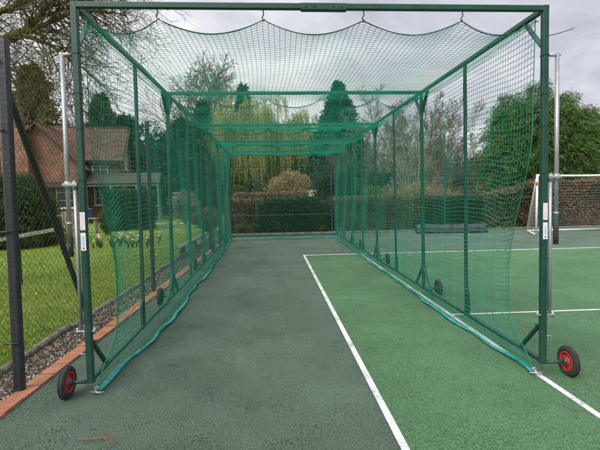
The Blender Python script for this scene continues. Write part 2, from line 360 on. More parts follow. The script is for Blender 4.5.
def lawnmat():
    m, nt, b, out = newmat('lawn'); L = nt.links.new
    tc = N(nt, 'ShaderNodeTexCoord')
    n1 = N(nt, 'ShaderNodeTexNoise', Scale=1.1, Detail=8, Roughness=.7); L(tc.outputs['Object'], n1.inputs['Vector'])
    n2 = N(nt, 'ShaderNodeTexNoise', Scale=45, Detail=4, Roughness=.7); L(tc.outputs['Object'], n2.inputs['Vector'])
    mx = N(nt, 'ShaderNodeMix', data_type='FLOAT'); mx.inputs[0].default_value = .5; L(n1.outputs[0], mx.inputs[2]); L(n2.outputs[0], mx.inputs[3])
    r = ramp(nt, [(.32, (.07, .12, .014)), (.48, (.16, .26, .026)), (.6, (.23, .32, .04)), (.74, (.32, .32, .09))]); L(mx.outputs[0], r.inputs[0])
    L(r.outputs[0], b.inputs['Base Color']); b.inputs['Roughness'].default_value = .9
    bp = N(nt, 'ShaderNodeBump', Strength=.9, Distance=.04); L(n2.outputs[0], bp.inputs['Height']); L(bp.outputs[0], b.inputs['Normal'])
    return m
M['lawn'] = lawnmat()

# ------------------------------------------------------------------ camera
yaw, pitch, roll, FPX = .0617, .0711, -.018, 446.9
cy, sy = math.cos(yaw), math.sin(yaw)
Fv = np.array([sy * math.cos(pitch), cy * math.cos(pitch), -math.sin(pitch)]); Rv = np.array([cy, -sy, 0]); Uv = np.cross(Rv, Fv)
R2 = math.cos(roll) * Rv + math.sin(roll) * Uv; U2 = -math.sin(roll) * Rv + math.cos(roll) * Uv
cam = bpy.data.cameras.new('camera'); co = bpy.data.objects.new('camera', cam); COL.objects.link(co)
mw = Matrix.Identity(4)
for i in range(3):
    mw[i][0], mw[i][1], mw[i][2] = R2[i], U2[i], -Fv[i]
mw[2][3] = 1.5
co.matrix_world = mw
cam.sensor_width = 36; cam.lens = FPX / 600 * 36; cam.clip_end = 3000; cam.clip_start = .05
scene.camera = co

# ------------------------------------------------------------------ world, sun
SUN_EL, SUN_AZ = math.radians(40), math.radians(215)     # compass-like: from behind-left of the camera
w = bpy.data.worlds.new('World'); scene.world = w; w.use_nodes = True
nt = w.node_tree; nt.nodes.clear(); L = nt.links.new
wo = N(nt, 'ShaderNodeOutputWorld'); bg = N(nt, 'ShaderNodeBackground')
sky = nt.nodes.new('ShaderNodeTexSky'); sky.sky_type = 'NISHITA'; sky.sun_disc = False
sky.sun_elevation = SUN_EL; sky.sun_rotation = SUN_AZ; sky.dust_density = 3
tc = N(nt, 'ShaderNodeTexCoord'); sp = N(nt, 'ShaderNodeSeparateXYZ'); L(tc.outputs['Generated'], sp.inputs[0])
zz = N(nt, 'ShaderNodeMath', operation='MAXIMUM'); L(sp.outputs[2], zz.inputs[0]); zz.inputs[1].default_value = 0
za = N(nt, 'ShaderNodeMath', operation='ADD'); L(zz.outputs[0], za.inputs[0]); za.inputs[1].default_value = .22
dx = N(nt, 'ShaderNodeMath', operation='DIVIDE'); L(sp.outputs[0], dx.inputs[0]); L(za.outputs[0], dx.inputs[1])
dy = N(nt, 'ShaderNodeMath', operation='DIVIDE'); L(sp.outputs[1], dy.inputs[0]); L(za.outputs[0], dy.inputs[1])
cb = N(nt, 'ShaderNodeCombineXYZ'); L(dx.outputs[0], cb.inputs[0]); L(dy.outputs[0], cb.inputs[1]); cb.inputs[2].default_value = 3.7
n1 = N(nt, 'ShaderNodeTexNoise', Scale=1.5, Detail=9, Roughness=.58, Distortion=.35); L(cb.outputs[0], n1.inputs['Vector'])
# cloud deck: brighter to the left and low, greyer high up on the right
gx = N(nt, 'ShaderNodeMath', operation='MULTIPLY_ADD'); L(sp.outputs[0], gx.inputs[0]); gx.inputs[1].default_value = -.16; L(n1.outputs[0], gx.inputs[2])
gz = N(nt, 'ShaderNodeMath', operation='MULTIPLY_ADD'); L(sp.outputs[2], gz.inputs[0]); gz.inputs[1].default_value = -.12; L(gx.outputs[0], gz.inputs[2])
cr = ramp(nt, [(.26, (5.7, 5.8, 6.6)), (.38, (7.2, 7.25, 8.0)), (.48, (8.7, 8.75, 9.3)), (.58, (10.8, 10.8, 11.0))]); L(gz.outputs[0], cr.inputs[0])
mr = N(nt, 'ShaderNodeMapRange', interpolation_type='SMOOTHSTEP'); L(sp.outputs[2], mr.inputs[0]); mr.inputs[1].default_value = .42; mr.inputs[2].default_value = .85; mr.inputs[3].default_value = 1; mr.inputs[4].default_value = 2.2
vm = N(nt, 'ShaderNodeVectorMath', operation='SCALE'); L(cr.outputs[0], vm.inputs[0]); L(mr.outputs[0], vm.inputs['Scale'])
mx = N(nt, 'ShaderNodeMix', data_type='RGBA'); mx.inputs[0].default_value = .93
L(sky.outputs[0], mx.inputs[6]); L(vm.outputs[0], mx.inputs[7]); L(mx.outputs[2], bg.inputs[0])
bg.inputs[1].default_value = .1
L(bg.outputs[0], wo.inputs[0])
sl = bpy.data.lights.new('sun', 'SUN'); sl.energy = 2.9; sl.angle = math.radians(32); sl.color = (1, .965, .91)
so = bpy.data.objects.new('sun', sl); COL.objects.link(so)
# nishita rotation: sun direction = (sin(rot)*cos(el), cos(rot)*cos(el), sin(el))
sd = Vector((math.sin(SUN_AZ) * math.cos(SUN_EL), math.cos(SUN_AZ) * math.cos(SUN_EL), math.sin(SUN_EL)))
so.rotation_euler = sd.to_track_quat('Z', 'Y').to_euler()
scene.view_settings.view_transform = 'Standard'; scene.view_settings.look = 'None'; scene.view_settings.exposure = 0

# ------------------------------------------------------------------ setting: ground, court, lines, kerb
KS = .034
def kx(y): return -1.885 + KS * (y - 3.0)         # inner edge of the brick kerb
L1, L2, BASE, SERV = .742, 2.114, 10.656, 5.171
b = MB(); b.poly([(-400, -400, -.03), (400, -400, -.03), (400, 600, -.03), (-400, 600, -.03)])
b.build('ground', M['lawn'], kind='structure')
b = MB(); b.poly([(kx(-8), -8, 0), (34, -8, 0), (34, 16.25, 0), (kx(16.25), 16.25, 0)])
b.build('court_surface', M['turf_dark'], kind='structure')
b = MB(); b.poly([(L1, -8, .004), (12, -8, .004), (12, BASE, .004), (L1, BASE, .004)])
b.build('court_playing_area', M['turf_bright'], kind='structure')
def strip(lo, hi, name):
    b = MB()
    b.poly([(lo[0], lo[1], .008), (hi[0], lo[1], .008), (hi[0], hi[1], .008), (lo[0], hi[1], .008)])
    return b.build(name, M['white_line'], kind='structure')
strip((L1 - .025, -8), (L1 + .025, BASE - .04), 'doubles_sideline')
strip((L2 - .025, -8), (L2 + .025, BASE - .04), 'singles_sideline')
strip((L1 - .025, BASE - .04), (12, BASE + .045), 'baseline')
strip((L2 + .025, SERV - .025), (12, SERV + .025), 'service_line')
# kerb of bricks laid end to end, each a little out of line
b = MB(); y = -1.0
b.add([(kx(-1) - .125, -1, .004), (kx(-1) - .005, -1, .004), (kx(16.2) - .005, 16.2, .004), (kx(16.2) - .125, 16.2, .004)], [[0, 1, 2, 3]], mi=1)
while y < 16.1:
    ln = .215 + random.uniform(-.004, .004); dx_ = random.uniform(-.004, .004); h = .022 + random.uniform(-.004, .005)
    x0, x1 = kx(y) + dx_, kx(y + ln) + dx_ + random.uniform(-.003, .003)
    b.prism([(x0 - .13, y, -.03), (x0, y, -.03), (x1, y + ln, -.03), (x1 - .13, y + ln, -.03)][::-1], (0, 0, .03 + h))
    y += ln + .014
b.build('kerb', [M['kerb'], M['mortar']], kind='structure')
b = MB(); b.poly([(-2.5, -2, -.012), (kx(-2) - .12, -2, -.012), (kx(16.2) - .12, 16.2, -.012), (-2.1, 16.2, -.012)])
b.build('gravel_bed', M['soil'], kind='structure')
# gravel stones
def stone_shape():
    ph = (1 + 5 ** .5) / 2
    V = np.array([(-1, ph, 0), (1, ph, 0), (-1, -ph, 0), (1, -ph, 0), (0, -1, ph), (0, 1, ph), (0, -1, -ph), (0, 1, -ph), (ph, 0, -1), (ph, 0, 1), (-ph, 0, -1), (-ph, 0, 1)], float) / 1.9
    F = np.array([(0, 11, 5), (0, 5, 1), (0, 1, 7), (0, 7, 10), (0, 10, 11), (1, 5, 9), (5, 11, 4), (11, 10, 2), (10, 7, 6), (7, 1, 8), (3, 9, 4), (3, 4, 2), (3, 2, 6), (3, 6, 8), (3, 8, 9), (4, 9, 5), (2, 4, 11), (6, 2, 10), (8, 6, 7), (9, 8, 1)])
    return V, F
SV, SF = stone_shape()
b = MB(); NS = 21000
yy = 1.5 + 14.6 * rng.random(NS) ** 1.6
xl = -2.31 + .014 * (yy - 3.5); xr = kx(yy) - .135
xx = xl + (xr - xl) * rng.random(NS)
sz = rng.uniform(.005, .0125, NS)
V = SV[None] * rng.uniform(.75, 1.25, (NS, 12, 1)) * rng.uniform(.6, 1.3, (NS, 1, 3)) * sz[:, None, None]
q = rng.random(NS) * 2 * PI
Vx = V[..., 0] * np.cos(q)[:, None] - V[..., 1] * np.sin(q)[:, None]; Vy = V[..., 0] * np.sin(q)[:, None] + V[..., 1] * np.cos(q)[:, None]
V = np.stack([Vx + xx[:, None], Vy + yy[:, None], V[..., 2] * .8 + rng.uniform(-.008, .012, NS)[:, None]], -1)
b.add(V.reshape(-1, 3), (SF[None] + np.arange(NS)[:, None, None] * 12).reshape(-1, 3), 0, np.repeat(rng.random(NS), 12))
b.build('gravel', M['gravel'], kind='stuff')
# lawn grass blades, densest near the fence
b = MB(); NG = 90000
gy = 3.0 + 15 * rng.random(NG) ** 1.7
gx_ = -2.36 + .014 * (gy - 3.5) - (1.2 + gy * .42) * rng.random(NG) ** 1.15
C = np.stack([gx_, gy, np.full(NG, -.03)], -1)
D = np.stack([rng.normal(0, .55, NG), rng.normal(0, .55, NG), np.ones(NG)], -1)
cl = .5 + .5 * np.sin(gx_ * 2.1 + 1.3 * np.sin(gy * 1.7)) * np.sin(gy * 1.3 + gx_)
b.leaves(C, D, rng.uniform(.03, .075, NG) * (.7 + .5 * cl), rng.uniform(.006, .012, NG), rnd=np.clip(rng.random(NG) * .7 + cl * .3, 0, 1))
b.build('grass', M['grass'], kind='stuff')
# fallen leaves and twig scraps over lawn and gravel
b = MB(); NL = 900; ly = 2.5 + 12 * rng.random(NL) ** 1.5; lx = kx(ly) - .13 - (.5 + ly * .3) * rng.random(NL) ** 1.3
C = np.stack([lx, ly, np.where(lx > -2.3, .012, rng.uniform(.005, .04, NL))], -1); D = np.stack([rng.normal(size=NL), rng.normal(size=NL), rng.normal(0, .2, NL)], -1)
b.leaves(C, D, rng.uniform(.02, .06, NL), rng.uniform(.012, .03, NL), fold=.2)
b.build('leaf_litter', M['litter'], kind='stuff')
# edging stones between gravel and lawn
b = MB(); y = 1.0
while y < 16:
    ln = random.uniform(.75, .95); xo = -2.35 + .014 * (y - 3.5) + random.uniform(-.012, .012)
    h = .05 + random.uniform(-.012, .012)
    b.beam((xo, y, .0), (xo + random.uniform(-.01, .03), y + ln, .0), .085, h * 2, ch=.018)
    y += ln + .012
b.build('edging', M['concrete'], kind='structure')
# kerb along the far end
b = MB()
b.beam((kx(16.25) - .1, 16.31, .02), (34, 16.31, .02), .12, .1, ch=.015)
b.build('far_kerb', M['concrete'], kind='structure')
b = MB(); b.poly([(-2.2, 16.36, -.01), (20, 16.36, -.01), (20, 20.5, -.01), (-2.2, 20.5, -.01)])
b.build('hedge_bed', M['soil'], kind='structure')

# ------------------------------------------------------------------ practice cage
XL, XR, YF, CL, H = -1.385, 2.13, 3.355, 11.22, 2.855
NB = 4; BAY = CL / NB
cage = empty('practice_cage', ((XL + XR) / 2, YF, 0), 'long green steel practice cage on wheels hung with green netting', 'practice cage')
OFF = np.array([(XL + XR) / 2, YF, 0])
def part(b, name, mat, parent=None, label=None):
    p = cage if parent is None else parent
    for v in b.v:
        v[:, 0] -= (v[:, 2] / H) * (-.02 + .062 * (v[:, 0] - XL) / (XR - XL))
    o = b.build(name, mat)
    if p is cage: o.data.transform(Matrix.Translation(Vector(-OFF)))
    o.parent = p
    if p is not cage:            # parent already offset: keep world coordinates
        o.data.transform(Matrix.Translation(Vector(-OFF)))
    if label: o['label'] = label
    return o
G = M['green_paint']
def bolt(b, c, ax, r=.009, ln=.02, mi=0):
    c = np.array(c, float); a = np.array(ax, float)
    b.tube(c - a * ln / 2, c + a * ln / 2, r, 6, mi)
# crossbars, posts
for k in range(NB + 1):
    yk = YF + k * BAY; pw = .046 if k in (0,) else .042
    b = MB(); b.beam((XL - pw / 2, yk, H), (XR + pw / 2, yk, H), .04, .042)
    cb_ = part(b, 'crossbar', G)
    if k == 0:
        b = MB(); cx = .42
        b.beam((cx - .17, yk - .001, H - .004), (cx + .17, yk - .001, H - .004), .05, .05, ch=.004)
        for q_ in (-.13, -.07, .07, .13):
            bolt(b, (cx + q_, yk - .027, H - .004), (0, 1, 0), .007, .012)
        part(b, 'splice_sleeve', [G], cb_)
    for sx, X in ((-1, XL), (1, XR)):
        b = MB(); b.beam((X, yk, .122), (X, yk, H + .02), pw, pw, ref=(0, 1, 0))
        b.box((X - pw / 2 - .004, yk - pw / 2 - .004, .112), (X + pw / 2 + .004, yk + pw / 2 + .004, .1215))
        post = part(b, 'upright_post', G)
        # braces in the plane of the side
        for sgn in ((1,) if k == 0 else ((-1,) if k == NB else (-1, 1))):
            b = MB()
            b.beam((X, yk + sgn * .035, .42), (X, yk + sgn * .30, .152), .024, .036, ref=(1, 0, 0))
            bolt(b, (X, yk + sgn * .03, .42), (1, 0, 0), .008, .09)
            part(b, 'bottom_brace', G, post)
            b = MB()
            b.beam((X, yk + sgn * .03, H - .27), (X, yk + sgn * .25, H - .03), .012, .05, ref=(1, 0, 0))
            part(b, 'top_brace', G, post)
        # rope ties round the post
        if k == 0:
            for z in (.62, .95, 1.62, 1.95, 2.25, 2.5):
                b = MB(); z += random.uniform(-.04, .04)
                r_ = pw / 2 + .001
                for A, B_ in (((-r_, -r_), (r_, -r_)), ((r_, -r_), (r_, r_)), ((r_, r_), (-r_, r_)), ((-r_, r_), (-r_, -r_))):
                    b.tube((X + A[0], yk + A[1], z), (X + B_[0], yk + B_[1], z + random.uniform(-.004, .004)), .0032, 5)
                part(b, 'rope_tie', M['rope'], post)
            # stickers facing the court end
            for z0, z1, kind in ((1.26 , 1.39 , 0), (1.11, 1.24, 1)):
                b = MB(); fy = yk - pw / 2
                xa = X - .018; b.box((xa, fy - .0012, z0), (xa + .036, fy + .002, z1))
                if kind == 0:      # three running columns of small pinkish print
                    for cxx in (.009, .018, .027):
                        z = z0 + .008
                        while z < z1 - .012:
                            ln = random.uniform(.004, .011)
                            b.box((xa + cxx - .0022, fy - .0016, z), (xa + cxx + .0022, fy, min(z + ln, z1 - .006)), 1); z += ln + .0035
                else:
                    z = z0 + .035
                    while z < z1 - .03:
                        ln = random.uniform(.006, .012)
                        b.box((xa + .012, fy - .0016, z), (xa + .021, fy, z + ln), 2)
                        b.box((xa + .025, fy - .0016, z), (xa + .0285, fy, z + ln * .8), 2); z += ln + .003
                    b.lathe([(.0001, -.0016), (.0085, -.0016), (.0085, 0), (.0001, 0)], (xa + .018, fy, z0 + .018), 'y', 14, 3, closed=False)
                part(b, 'sticker', [M['sticker'], M['pinkink'], M['blueink'], M['redink']], post, 'white sticker with pinkish print' if kind == 0 else 'white sticker with blue print and red dot')
        # wheel
        wx = X + sx * (.175 if sx < 0 else .215); WR = .119; q = .862
        wz = WR
        b = MB(); b.tube((X + sx * .02, yk, wz), (wx + sx * .015, yk, wz), .014, 12)
        b.tube((wx - sx * .045, yk, wz), (wx + sx * .035, yk, wz), .024, 14)
        ax = part(b, 'axle', G, post)
        b = MB()
        prof = []
        for t in np.linspace(0, 2 * PI, 18, endpoint=False):
            cx_, sx_ = math.cos(t), math.sin(t)
            prof.append((q * .113 + q * .025 * (abs(cx_) ** .75) * np.sign(cx_), .026 * (abs(sx_) ** .8) * np.sign(sx_)))
        b.lathe(prof, (wx, yk, wz), 'x', 40)
        for o_ in (-.012, .012):     # moulded tread ribs
            b.lathe([(.1174, o_ - .004), (.1208, o_ - .003), (.1208, o_ + .003), (.1174, o_ + .004)], (wx, yk, wz), 'x', 40)
        wheel = part(b, 'tyre', M['black_rubber'], post)
        b = MB()
        b.lathe([(0.0638, -.022), (0.0793, -.024), (0.0793, .024), (0.0638, .022), (0.0655, .012), (0.0655, -.012)], (wx, yk, wz), 'x', 36)
        b.lathe([(0.0190, -.026), (0.0345, -.02), (0.0371, 0), (0.0345, .02), (0.0190, .026)], (wx, yk, wz), 'x', 24)
        for j in range(5):
            a0 = j / 5 * 2 * PI + .4 + k
            p0 = np.array((wx, yk + q * .036 * math.cos(a0), wz + q * .036 * math.sin(a0))); p1 = np.array((wx, yk + q * .082 * math.cos(a0), wz + q * .082 * math.sin(a0)))
            b.beam(p0, p1, .022, .034, ref=(0, -math.sin(a0), math.cos(a0)), ch=.004)
        b.lathe([(0.0259, -.002), (0.0690, -.002), (0.0690, .002), (0.0259, .002)], (wx - sx * .006, yk, wz), 'x', 30)
        part(b, 'rim', M['red'] if k == 0 else M['black_rubber'], wheel)
# rails
for sx, X in ((-1, XL), (1, XR)):
    for k in range(NB):
        y0, y1 = YF + k * BAY + .031, YF + (k + 1) * BAY - .028
        b = MB(); b.beam((X, y0, H), (X, y1, H), .04, .04); part(b, 'roof_rail', G)
        b = MB(); b.beam((X, y0, .13), (X, y1, .13), .036, .036); part(b, 'ground_rail', G)
        ym = (y0 + y1) / 2
        b = MB(); b.beam((X, ym, .152), (X, ym, H - .021), .033, .033, ref=(0, 1, 0))
        b.prism([(X, ym - .05, .155), (X, ym + .05, .155), (X, ym + .045, .36), (X, ym + .02, .42), (X, ym - .02, .42), (X, ym - .045, .36)], (sx * .022, 0, 0))
        part(b, 'intermediate_post', G)
b = MB(); b.ptubes(np.array([[(XR + .02, YF, H - .2), (XR + .1, YF - .01, H - .185), (XR + .22, YF - .02, H - .15)]]), np.full((1, 3), .003), 5); part(b, 'loose_wire', M['rope'])
# end frame bars
YB = YF + CL
for z, t in ((2.36, .03), (.8, .03), (.13, .042)):
    b = MB(); b.beam((XL + .027, YB, z), (XR - .027, YB, z), t, t); part(b, 'end_rail', G)
# jacking levers on the front posts
for sx, X in ((-1, XL), (1, XR)):
    xo, xi, yl = X + sx * .105, X + sx * .056, YF + .005
    b = MB(); b.tube((xo, yl, 1.2), (xo, yl, 2.53), .0165, 16)
    b.tube((X + sx * .031, yl, 2.515), (xo + sx * .02, yl, 2.515), .012, 12)
    lever = part(b, 'jacking_lever', M['galv'])
    b = MB(); b.tube((xo, yl, 1.065), (xo, yl, 1.215), .0195, 16)
    for q_ in range(6): b.lathe([(.0185, -.006), (.021, 0), (.0185, .006)], (xo, yl, 1.08 + q_ * .022), 'z', 16, closed=False)
    part(b, 'grip', M['black_rubber'], lever)
    b = MB(); b.tube((xi, yl, .5), (xi, yl, 1.62), .0135, 14); part(b, 'inner_rod', M['galv'], lever)
    b = MB()
    b.beam((X + sx * .031, yl, 1.59), (xo + sx * .03, yl, 1.59), .05, .022, ch=.004)
    b.lathe([(.017, -.025), (.024, -.025), (.024, .025), (.017, .025)], (xo, yl, 1.59), 'z', 16)
    b.lathe([(.014, -.025), (.02, -.025), (.02, .025), (.014, .025)], (xi, yl, 1.585), 'z', 16)
    part(b, 'collar', M['galv'], lever)
    b = MB(); b.lathe([(.0165, -.008), (.02, -.008), (.02, .008), (.0165, .008)], (xo, yl, 1.31), 'z', 16); part(b, 'stop_ring', M['galv'], lever)
    b = MB(); b.beam((X - sx * .045, yl, .505), (xi + sx * .035, yl, .505), .03, .012, ch=.003)
    bolt(b, (X - sx * .04, yl, .505), (0, 0, 1), .009, .05); bolt(b, (xi + sx * .028, yl, .505), (0, 0, 1), .009, .05)
    part(b, 'bracket', M['galv'], lever)
    b = MB(); b.tube((X + sx * .03, yl, .33), (X + sx * .075, yl, .33), .005, 8); part(b, 'bolt', M['galv'], lever)

# nets ------------------------------------------------------------- real twine
MESH = .043
def ss(a, b_, x):
    t = np.clip((x - a) / (b_ - a), 0, 1); return t * t * (3 - 2 * t)
def side_xyz(sx, s, t):
    """s metres along the cage, t 0..1 up the net"""
    X = XL if sx < 0 else XR
    top = X - sx * .045
    if sx < 0:
        hem = -1.36 + .12 * ss(0, 1.4, s) - .015 * np.sin(s * 2.1) - .10 * ss(6, 11, s)
    else:
        hem = 2.08 - .05 * ss(0, .8, s) + .015 * np.sin(s * 1.9) - .06 * ss(4, 9, s) * 0
    # curtain curve: nearly straight, kicking in at the foot
    f = np.where(t > .12, 1 - .25 * (1 - t) ** 2, (t / .12) * .8)
    f = np.clip(.25 * t + .75 * ss(0, .55, t), 0, 1)
    x = hem + (top - hem) * f
    bulge = .03 * np.sin(s * 1.12 + 1.3 * sx) * np.sin(PI * t) + .018 * np.sin(s * 4.3 + t * 3) * np.sin(PI * t)
    x = x - sx * bulge * ss(0, .5, s)
    # front edge drawn back between top corner and bottom peg
    edge = (.44 if sx < 0 else .34) * (1 - ss(.28, .72, t)) * ss(0, .15, t) + .04 * np.sin(PI * t)
    y = YF + .05 + s + edge * np.exp(-s / .55)
    z = .02 + t * (H - .075)
    z = z - .05 * np.sin(PI * t) * (np.sin(s * 2 * PI / (BAY / 2)) * .25 + .3) + (.012 if sx < 0 else .005) * np.sin(s * 9 + t * 4) * np.sin(PI * t)
    # strands slump just behind the loose edge
    z = z - (.10 if sx < 0 else .045) * np.exp(-((s - .28) / .33) ** 2) * np.sin(PI * t)
    return np.stack([x, y, z], -1)
NSs = int(CL / MESH); NT = int((H - .075) / MESH)
ds = .03
for sx in (-1, 1):
    b = MB()
    tt = np.linspace(0, 1, NT + 1); sf = np.concatenate([np.linspace(0, 2, 56), np.linspace(2, CL - .08, 190)[1:]])
    P = side_xyz(sx, np.broadcast_to(sf[None], (NT + 1, len(sf))), np.broadcast_to(tt[:, None], (NT + 1, len(sf))))
    b.ptubes(P, np.full(P.shape[:2], .0026), 3, rnd=rng.random(NT + 1))
    sv = np.linspace(0, CL - .08, NSs + 1); tv = np.linspace(0, 1, 40)
    P = side_xyz(sx, np.broadcast_to(sv[:, None], (NSs + 1, 40)), np.broadcast_to(tv[None], (NSs + 1, 40)))
    b.ptubes(P, np.full(P.shape[:2], .0017), 3, rnd=rng.random(NSs + 1))
    net = part(b, 'side_net', M['net'])
    b = MB(); P = side_xyz(sx, np.zeros(60), np.linspace(0, 1, 60)); b.ptubes(P[None], np.full((1, 60), .0038), 5)
    part(b, 'edge_rope', M['net'], net)
    # hem lying on the turf
    ns = 320; s_ = np.linspace(0, CL - .1, ns); P = side_xyz(sx, s_, np.zeros(ns)); nz = np.cumsum(rng.normal(0, .004, ns)); nz -= np.linspace(nz[0], nz[-1], ns)
    P[:, 0] += .012 * np.sin(s_ * 7.3) + .01 * np.sin(s_ * 2.9) + .4 * nz; P[:, 2] = .022 + .008 * np.sin(s_ * 5) ** 2
    rr = .021 * (1 + .35 * np.sin(s_ * 4.1 + 1) * np.sin(s_ * 1.7)) 
    b = MB(); b.ptubes(P[None], rr[None], 8, flat=.5, cap=True)
    for q_ in range(1):      # loose folds of bunched net beside the hem
        Q = P.copy(); Q[:, 0] += sx * (.012 + .012 * q_) + .012 * np.sin(s_ * (3 + q_) + q_); Q[:, 2] = .012 + .02 * q_ + .008 * np.sin(s_ * (5 + q_))
        b.ptubes(Q[None], np.full((1, ns), .005), 4)
    part(b, 'net_hem', M['hem'], net)
    # metal peg holding the front corner
    c = P[0]
    b = MB(); hk = np.array([(0, .02, .01), (0, -.02, .03), (.0, -.045, .012), (.03, -.05, .006), (.06, -.035, .008)]) * (1, 1, 1)
    b.ptubes((hk + c)[None], np.full((1, 5), .006), 8, cap=True)
    b.tube(c + (-.045, -.03, .008), c + (.05, -.055, .01), .006, 8); b.lathe([(.008, -.006), (.018, -.006), (.018, .006), (.008, .006)], c + (0, -.02, .03), 'y', 12)
    part(b, 'peg', M['galv'], net)
    # clips on the roof rail
# roof net
HOOK = np.array([XL + .07, -.80, -.03, .72, 1.48, XR - .07])
def roof_z(x, s):
    # scalloped under each crossbar, slung between bars
    i = np.clip(np.searchsorted(HOOK, x) - 1, 0, len(HOOK) - 2)
    u = np.clip((x - HOOK[i]) / (HOOK[i + 1] - HOOK[i]), 0, 1)
    sc = np.sin(PI * u) ** .9
    d = np.minimum.reduce([np.abs(s - k * BAY) for k in range(NB + 1)])
    sag = .105 * sc * np.exp(-d / .28)
    v = (s / BAY) % 1
    sl = (.07 + .05 * np.sin(PI * (x - XL) / (XR - XL))) * np.sin(PI * v)
    return H - .085 - sag - sl
b = MB()
xs = np.linspace(XL + .05, XR - .05, int((XR - XL - .1) / MESH) + 1); sf = np.linspace(.0, CL - .05, 260)
Xg, Sg = np.meshgrid(xs, sf, indexing='ij'); pinch = np.exp(-Sg / .5)
P = np.stack([Xg + .02 * np.sin(Sg * 2.3 + Xg) * (1 - pinch), YF + .02 + Sg, roof_z(Xg, Sg)], -1)
b.ptubes(P, np.full(P.shape[:2], .0018), 3, rnd=rng.random(len(xs)))
sv = np.linspace(0, CL - .05, int(CL / MESH) + 1); xf = np.linspace(XL + .05, XR - .05, 72)
Sg, Xg = np.meshgrid(sv, xf, indexing='ij')
P = np.stack([Xg, YF + .02 + Sg + .015 * np.sin(Xg * 3 + Sg), roof_z(Xg, Sg)], -1)
b.ptubes(P, np.full(P.shape[:2], .0018), 3, rnd=rng.random(len(sv)))
rnet = part(b, 'roof_net', M['net'])
xf = np.linspace(XL + .04, XR - .04, 120)
for k in range(NB + 1):
    s0 = min(k * BAY, CL - .05)
    b = MB(); P = np.stack([xf, np.full(120, YF + .02 + s0), roof_z(xf, np.full(120, s0))], -1)
    b.ptubes(P[None], np.full((1, 120), .004 if k == 0 else .0035), 5); part(b, 'edge_rope', M['rope'], rnet)
    for hx in HOOK[1:-1]:
        b = MB(); zt = H - .03
        if k > 0: hx = hx + random.uniform(-.05, .05)
        b.ptubes(np.array([[(hx, YF + s0, zt + .004), (hx + .004, YF + s0, zt - .025), (hx - .008, YF + .01 + s0, zt - .045), (hx + .004, YF + .02 + s0, zt - .062), (hx + .012, YF + .02 + s0, zt - .05)]]), np.full((1, 5), .0045), 6, cap=True)
        part(b, 'net_hook', M['rope'], rnet)
# end net
b = MB(); zz_ = np.linspace(.03, H - .05, NT); xx_ = np.linspace(XL + .06, XR - .06, 73)
Xg, Zg = np.meshgrid(np.linspace(XL + .06, XR - .06, 40), zz_, indexing='xy')
ef = lambda X_, Z_: np.stack([X_, YB - .06 + .05 * np.sin(X_ * 2.2) * np.sin(PI * Z_ / H), Z_ - .03 * np.sin(X_ * 3) ** 2], -1)
P = ef(Xg, Zg); b.ptubes(P, np.full(P.shape[:2], .0013), 3, rnd=rng.random(len(P)))
Xg, Zg = np.meshgrid(xx_, np.linspace(.03, H - .05, 30), indexing='ij')
P = ef(Xg, Zg); b.ptubes(P, np.full(P.shape[:2], .0011), 3, rnd=rng.random(len(P)))
enet = part(b, 'end_net', M['net'])
xf = np.linspace(XL + .05, XR - .05, 80)
b = MB(); P = np.stack([xf, YB - .08 + .03 * np.sin(xf * 5), .04 + .05 * np.sin(xf * 2.6 + 1) ** 2], -1); b.ptubes(P[None], np.full((1, 80), .02), 6, flat=.7); part(b, 'net_hem', M['hem'], enet)

# ------------------------------------------------------------------ chain-link fences
def chain_link(b, p0, p1, z0, z1, pitch=.071, r=.00135):
    p0 = np.array(p0, float); p1 = np.array(p1, float); Ln = np.linalg.norm(p1 - p0); d = (p1 - p0) / Ln; h = z1 - z0
    A = []
    for sgn in (1, -1):
        for c in np.arange(-h, Ln + h, pitch):
            # line u = c + sgn*(z)  z in 0..h
            za_, zb_ = 0., h
            ua, ub = c, c + sgn * h
            lo, hi = (0 - c) / sgn, (Ln - c) / sgn
            lo, hi = min(lo, hi), max(lo, hi)
            za_, zb_ = max(0, lo), min(h, hi)
            if zb_ - za_ < .02: continue
            A.append([(c + sgn * za_, za_), (c + sgn * (za_ + zb_) / 2, (za_ + zb_) / 2), (c + sgn * zb_, zb_)])
    A = np.array(A); P = np.zeros((len(A), 3, 3)); P[..., :2] = p0[None, None, :2] + d[None, None, :2] * A[..., :1]; P[..., 2] = z0 + A[..., 1]
    b.ptubes(P, np.full(P.shape[:2], r), 3)
def fx(y): return -1.985 + KS * (y - 3.5)
fence = empty('chain_link_fence', (fx(3.5), 3.5, 0), 'tall black chain link fence beside the brick kerb and gravel on the left', 'fence')
def fpart(root, b, name, mat):
    o = b.build(name, mat); o.data.transform(Matrix.Translation(-root.location)); o.parent = root; return o
FH = 2.62
for y in (.9, 3.5, 7.0, 9.7, 12.2, 14.3, 16.2):
    b = MB(); X = fx(y); big = y in (3.5, 16.2)
    wd = .07 if y == 3.5 else .055
    b.beam((X, y, -.05), (X + (.04 if y == 3.5 else 0), y, FH + (.05 if big else 0)), wd, wd * .9, ref=(0, 1, 0), ch=.01)
    for z in (.4, 1.25, 2.0, 2.5): bolt(b, (X - .01, y - .05, z), (1, 0, 0), .007, .1)
    fpart(fence, b, 'fence_post', M['black_paint'])
b = MB(); b.beam((fx(3.6), 3.58, 2.32), (fx(5.3) - .22, 5.3, -.03), .045, .045, ref=(1, 0, 0), ch=.008); fpart(fence, b, 'brace', M['black_paint'])
b = MB(); b.beam((fx(16.1), 16.1, 2.1), (fx(14.6), 14.6, -.03), .045, .045, ref=(1, 0, 0), ch=.008); fpart(fence, b, 'brace', M['black_paint'])
b = MB(); chain_link(b, (fx(-.5) - .03, -.5, 0), (fx(16.2) - .03, 16.2, 0), .02, 2.55); fpart(fence, b, 'wire_mesh', M['wire'])
b = MB()
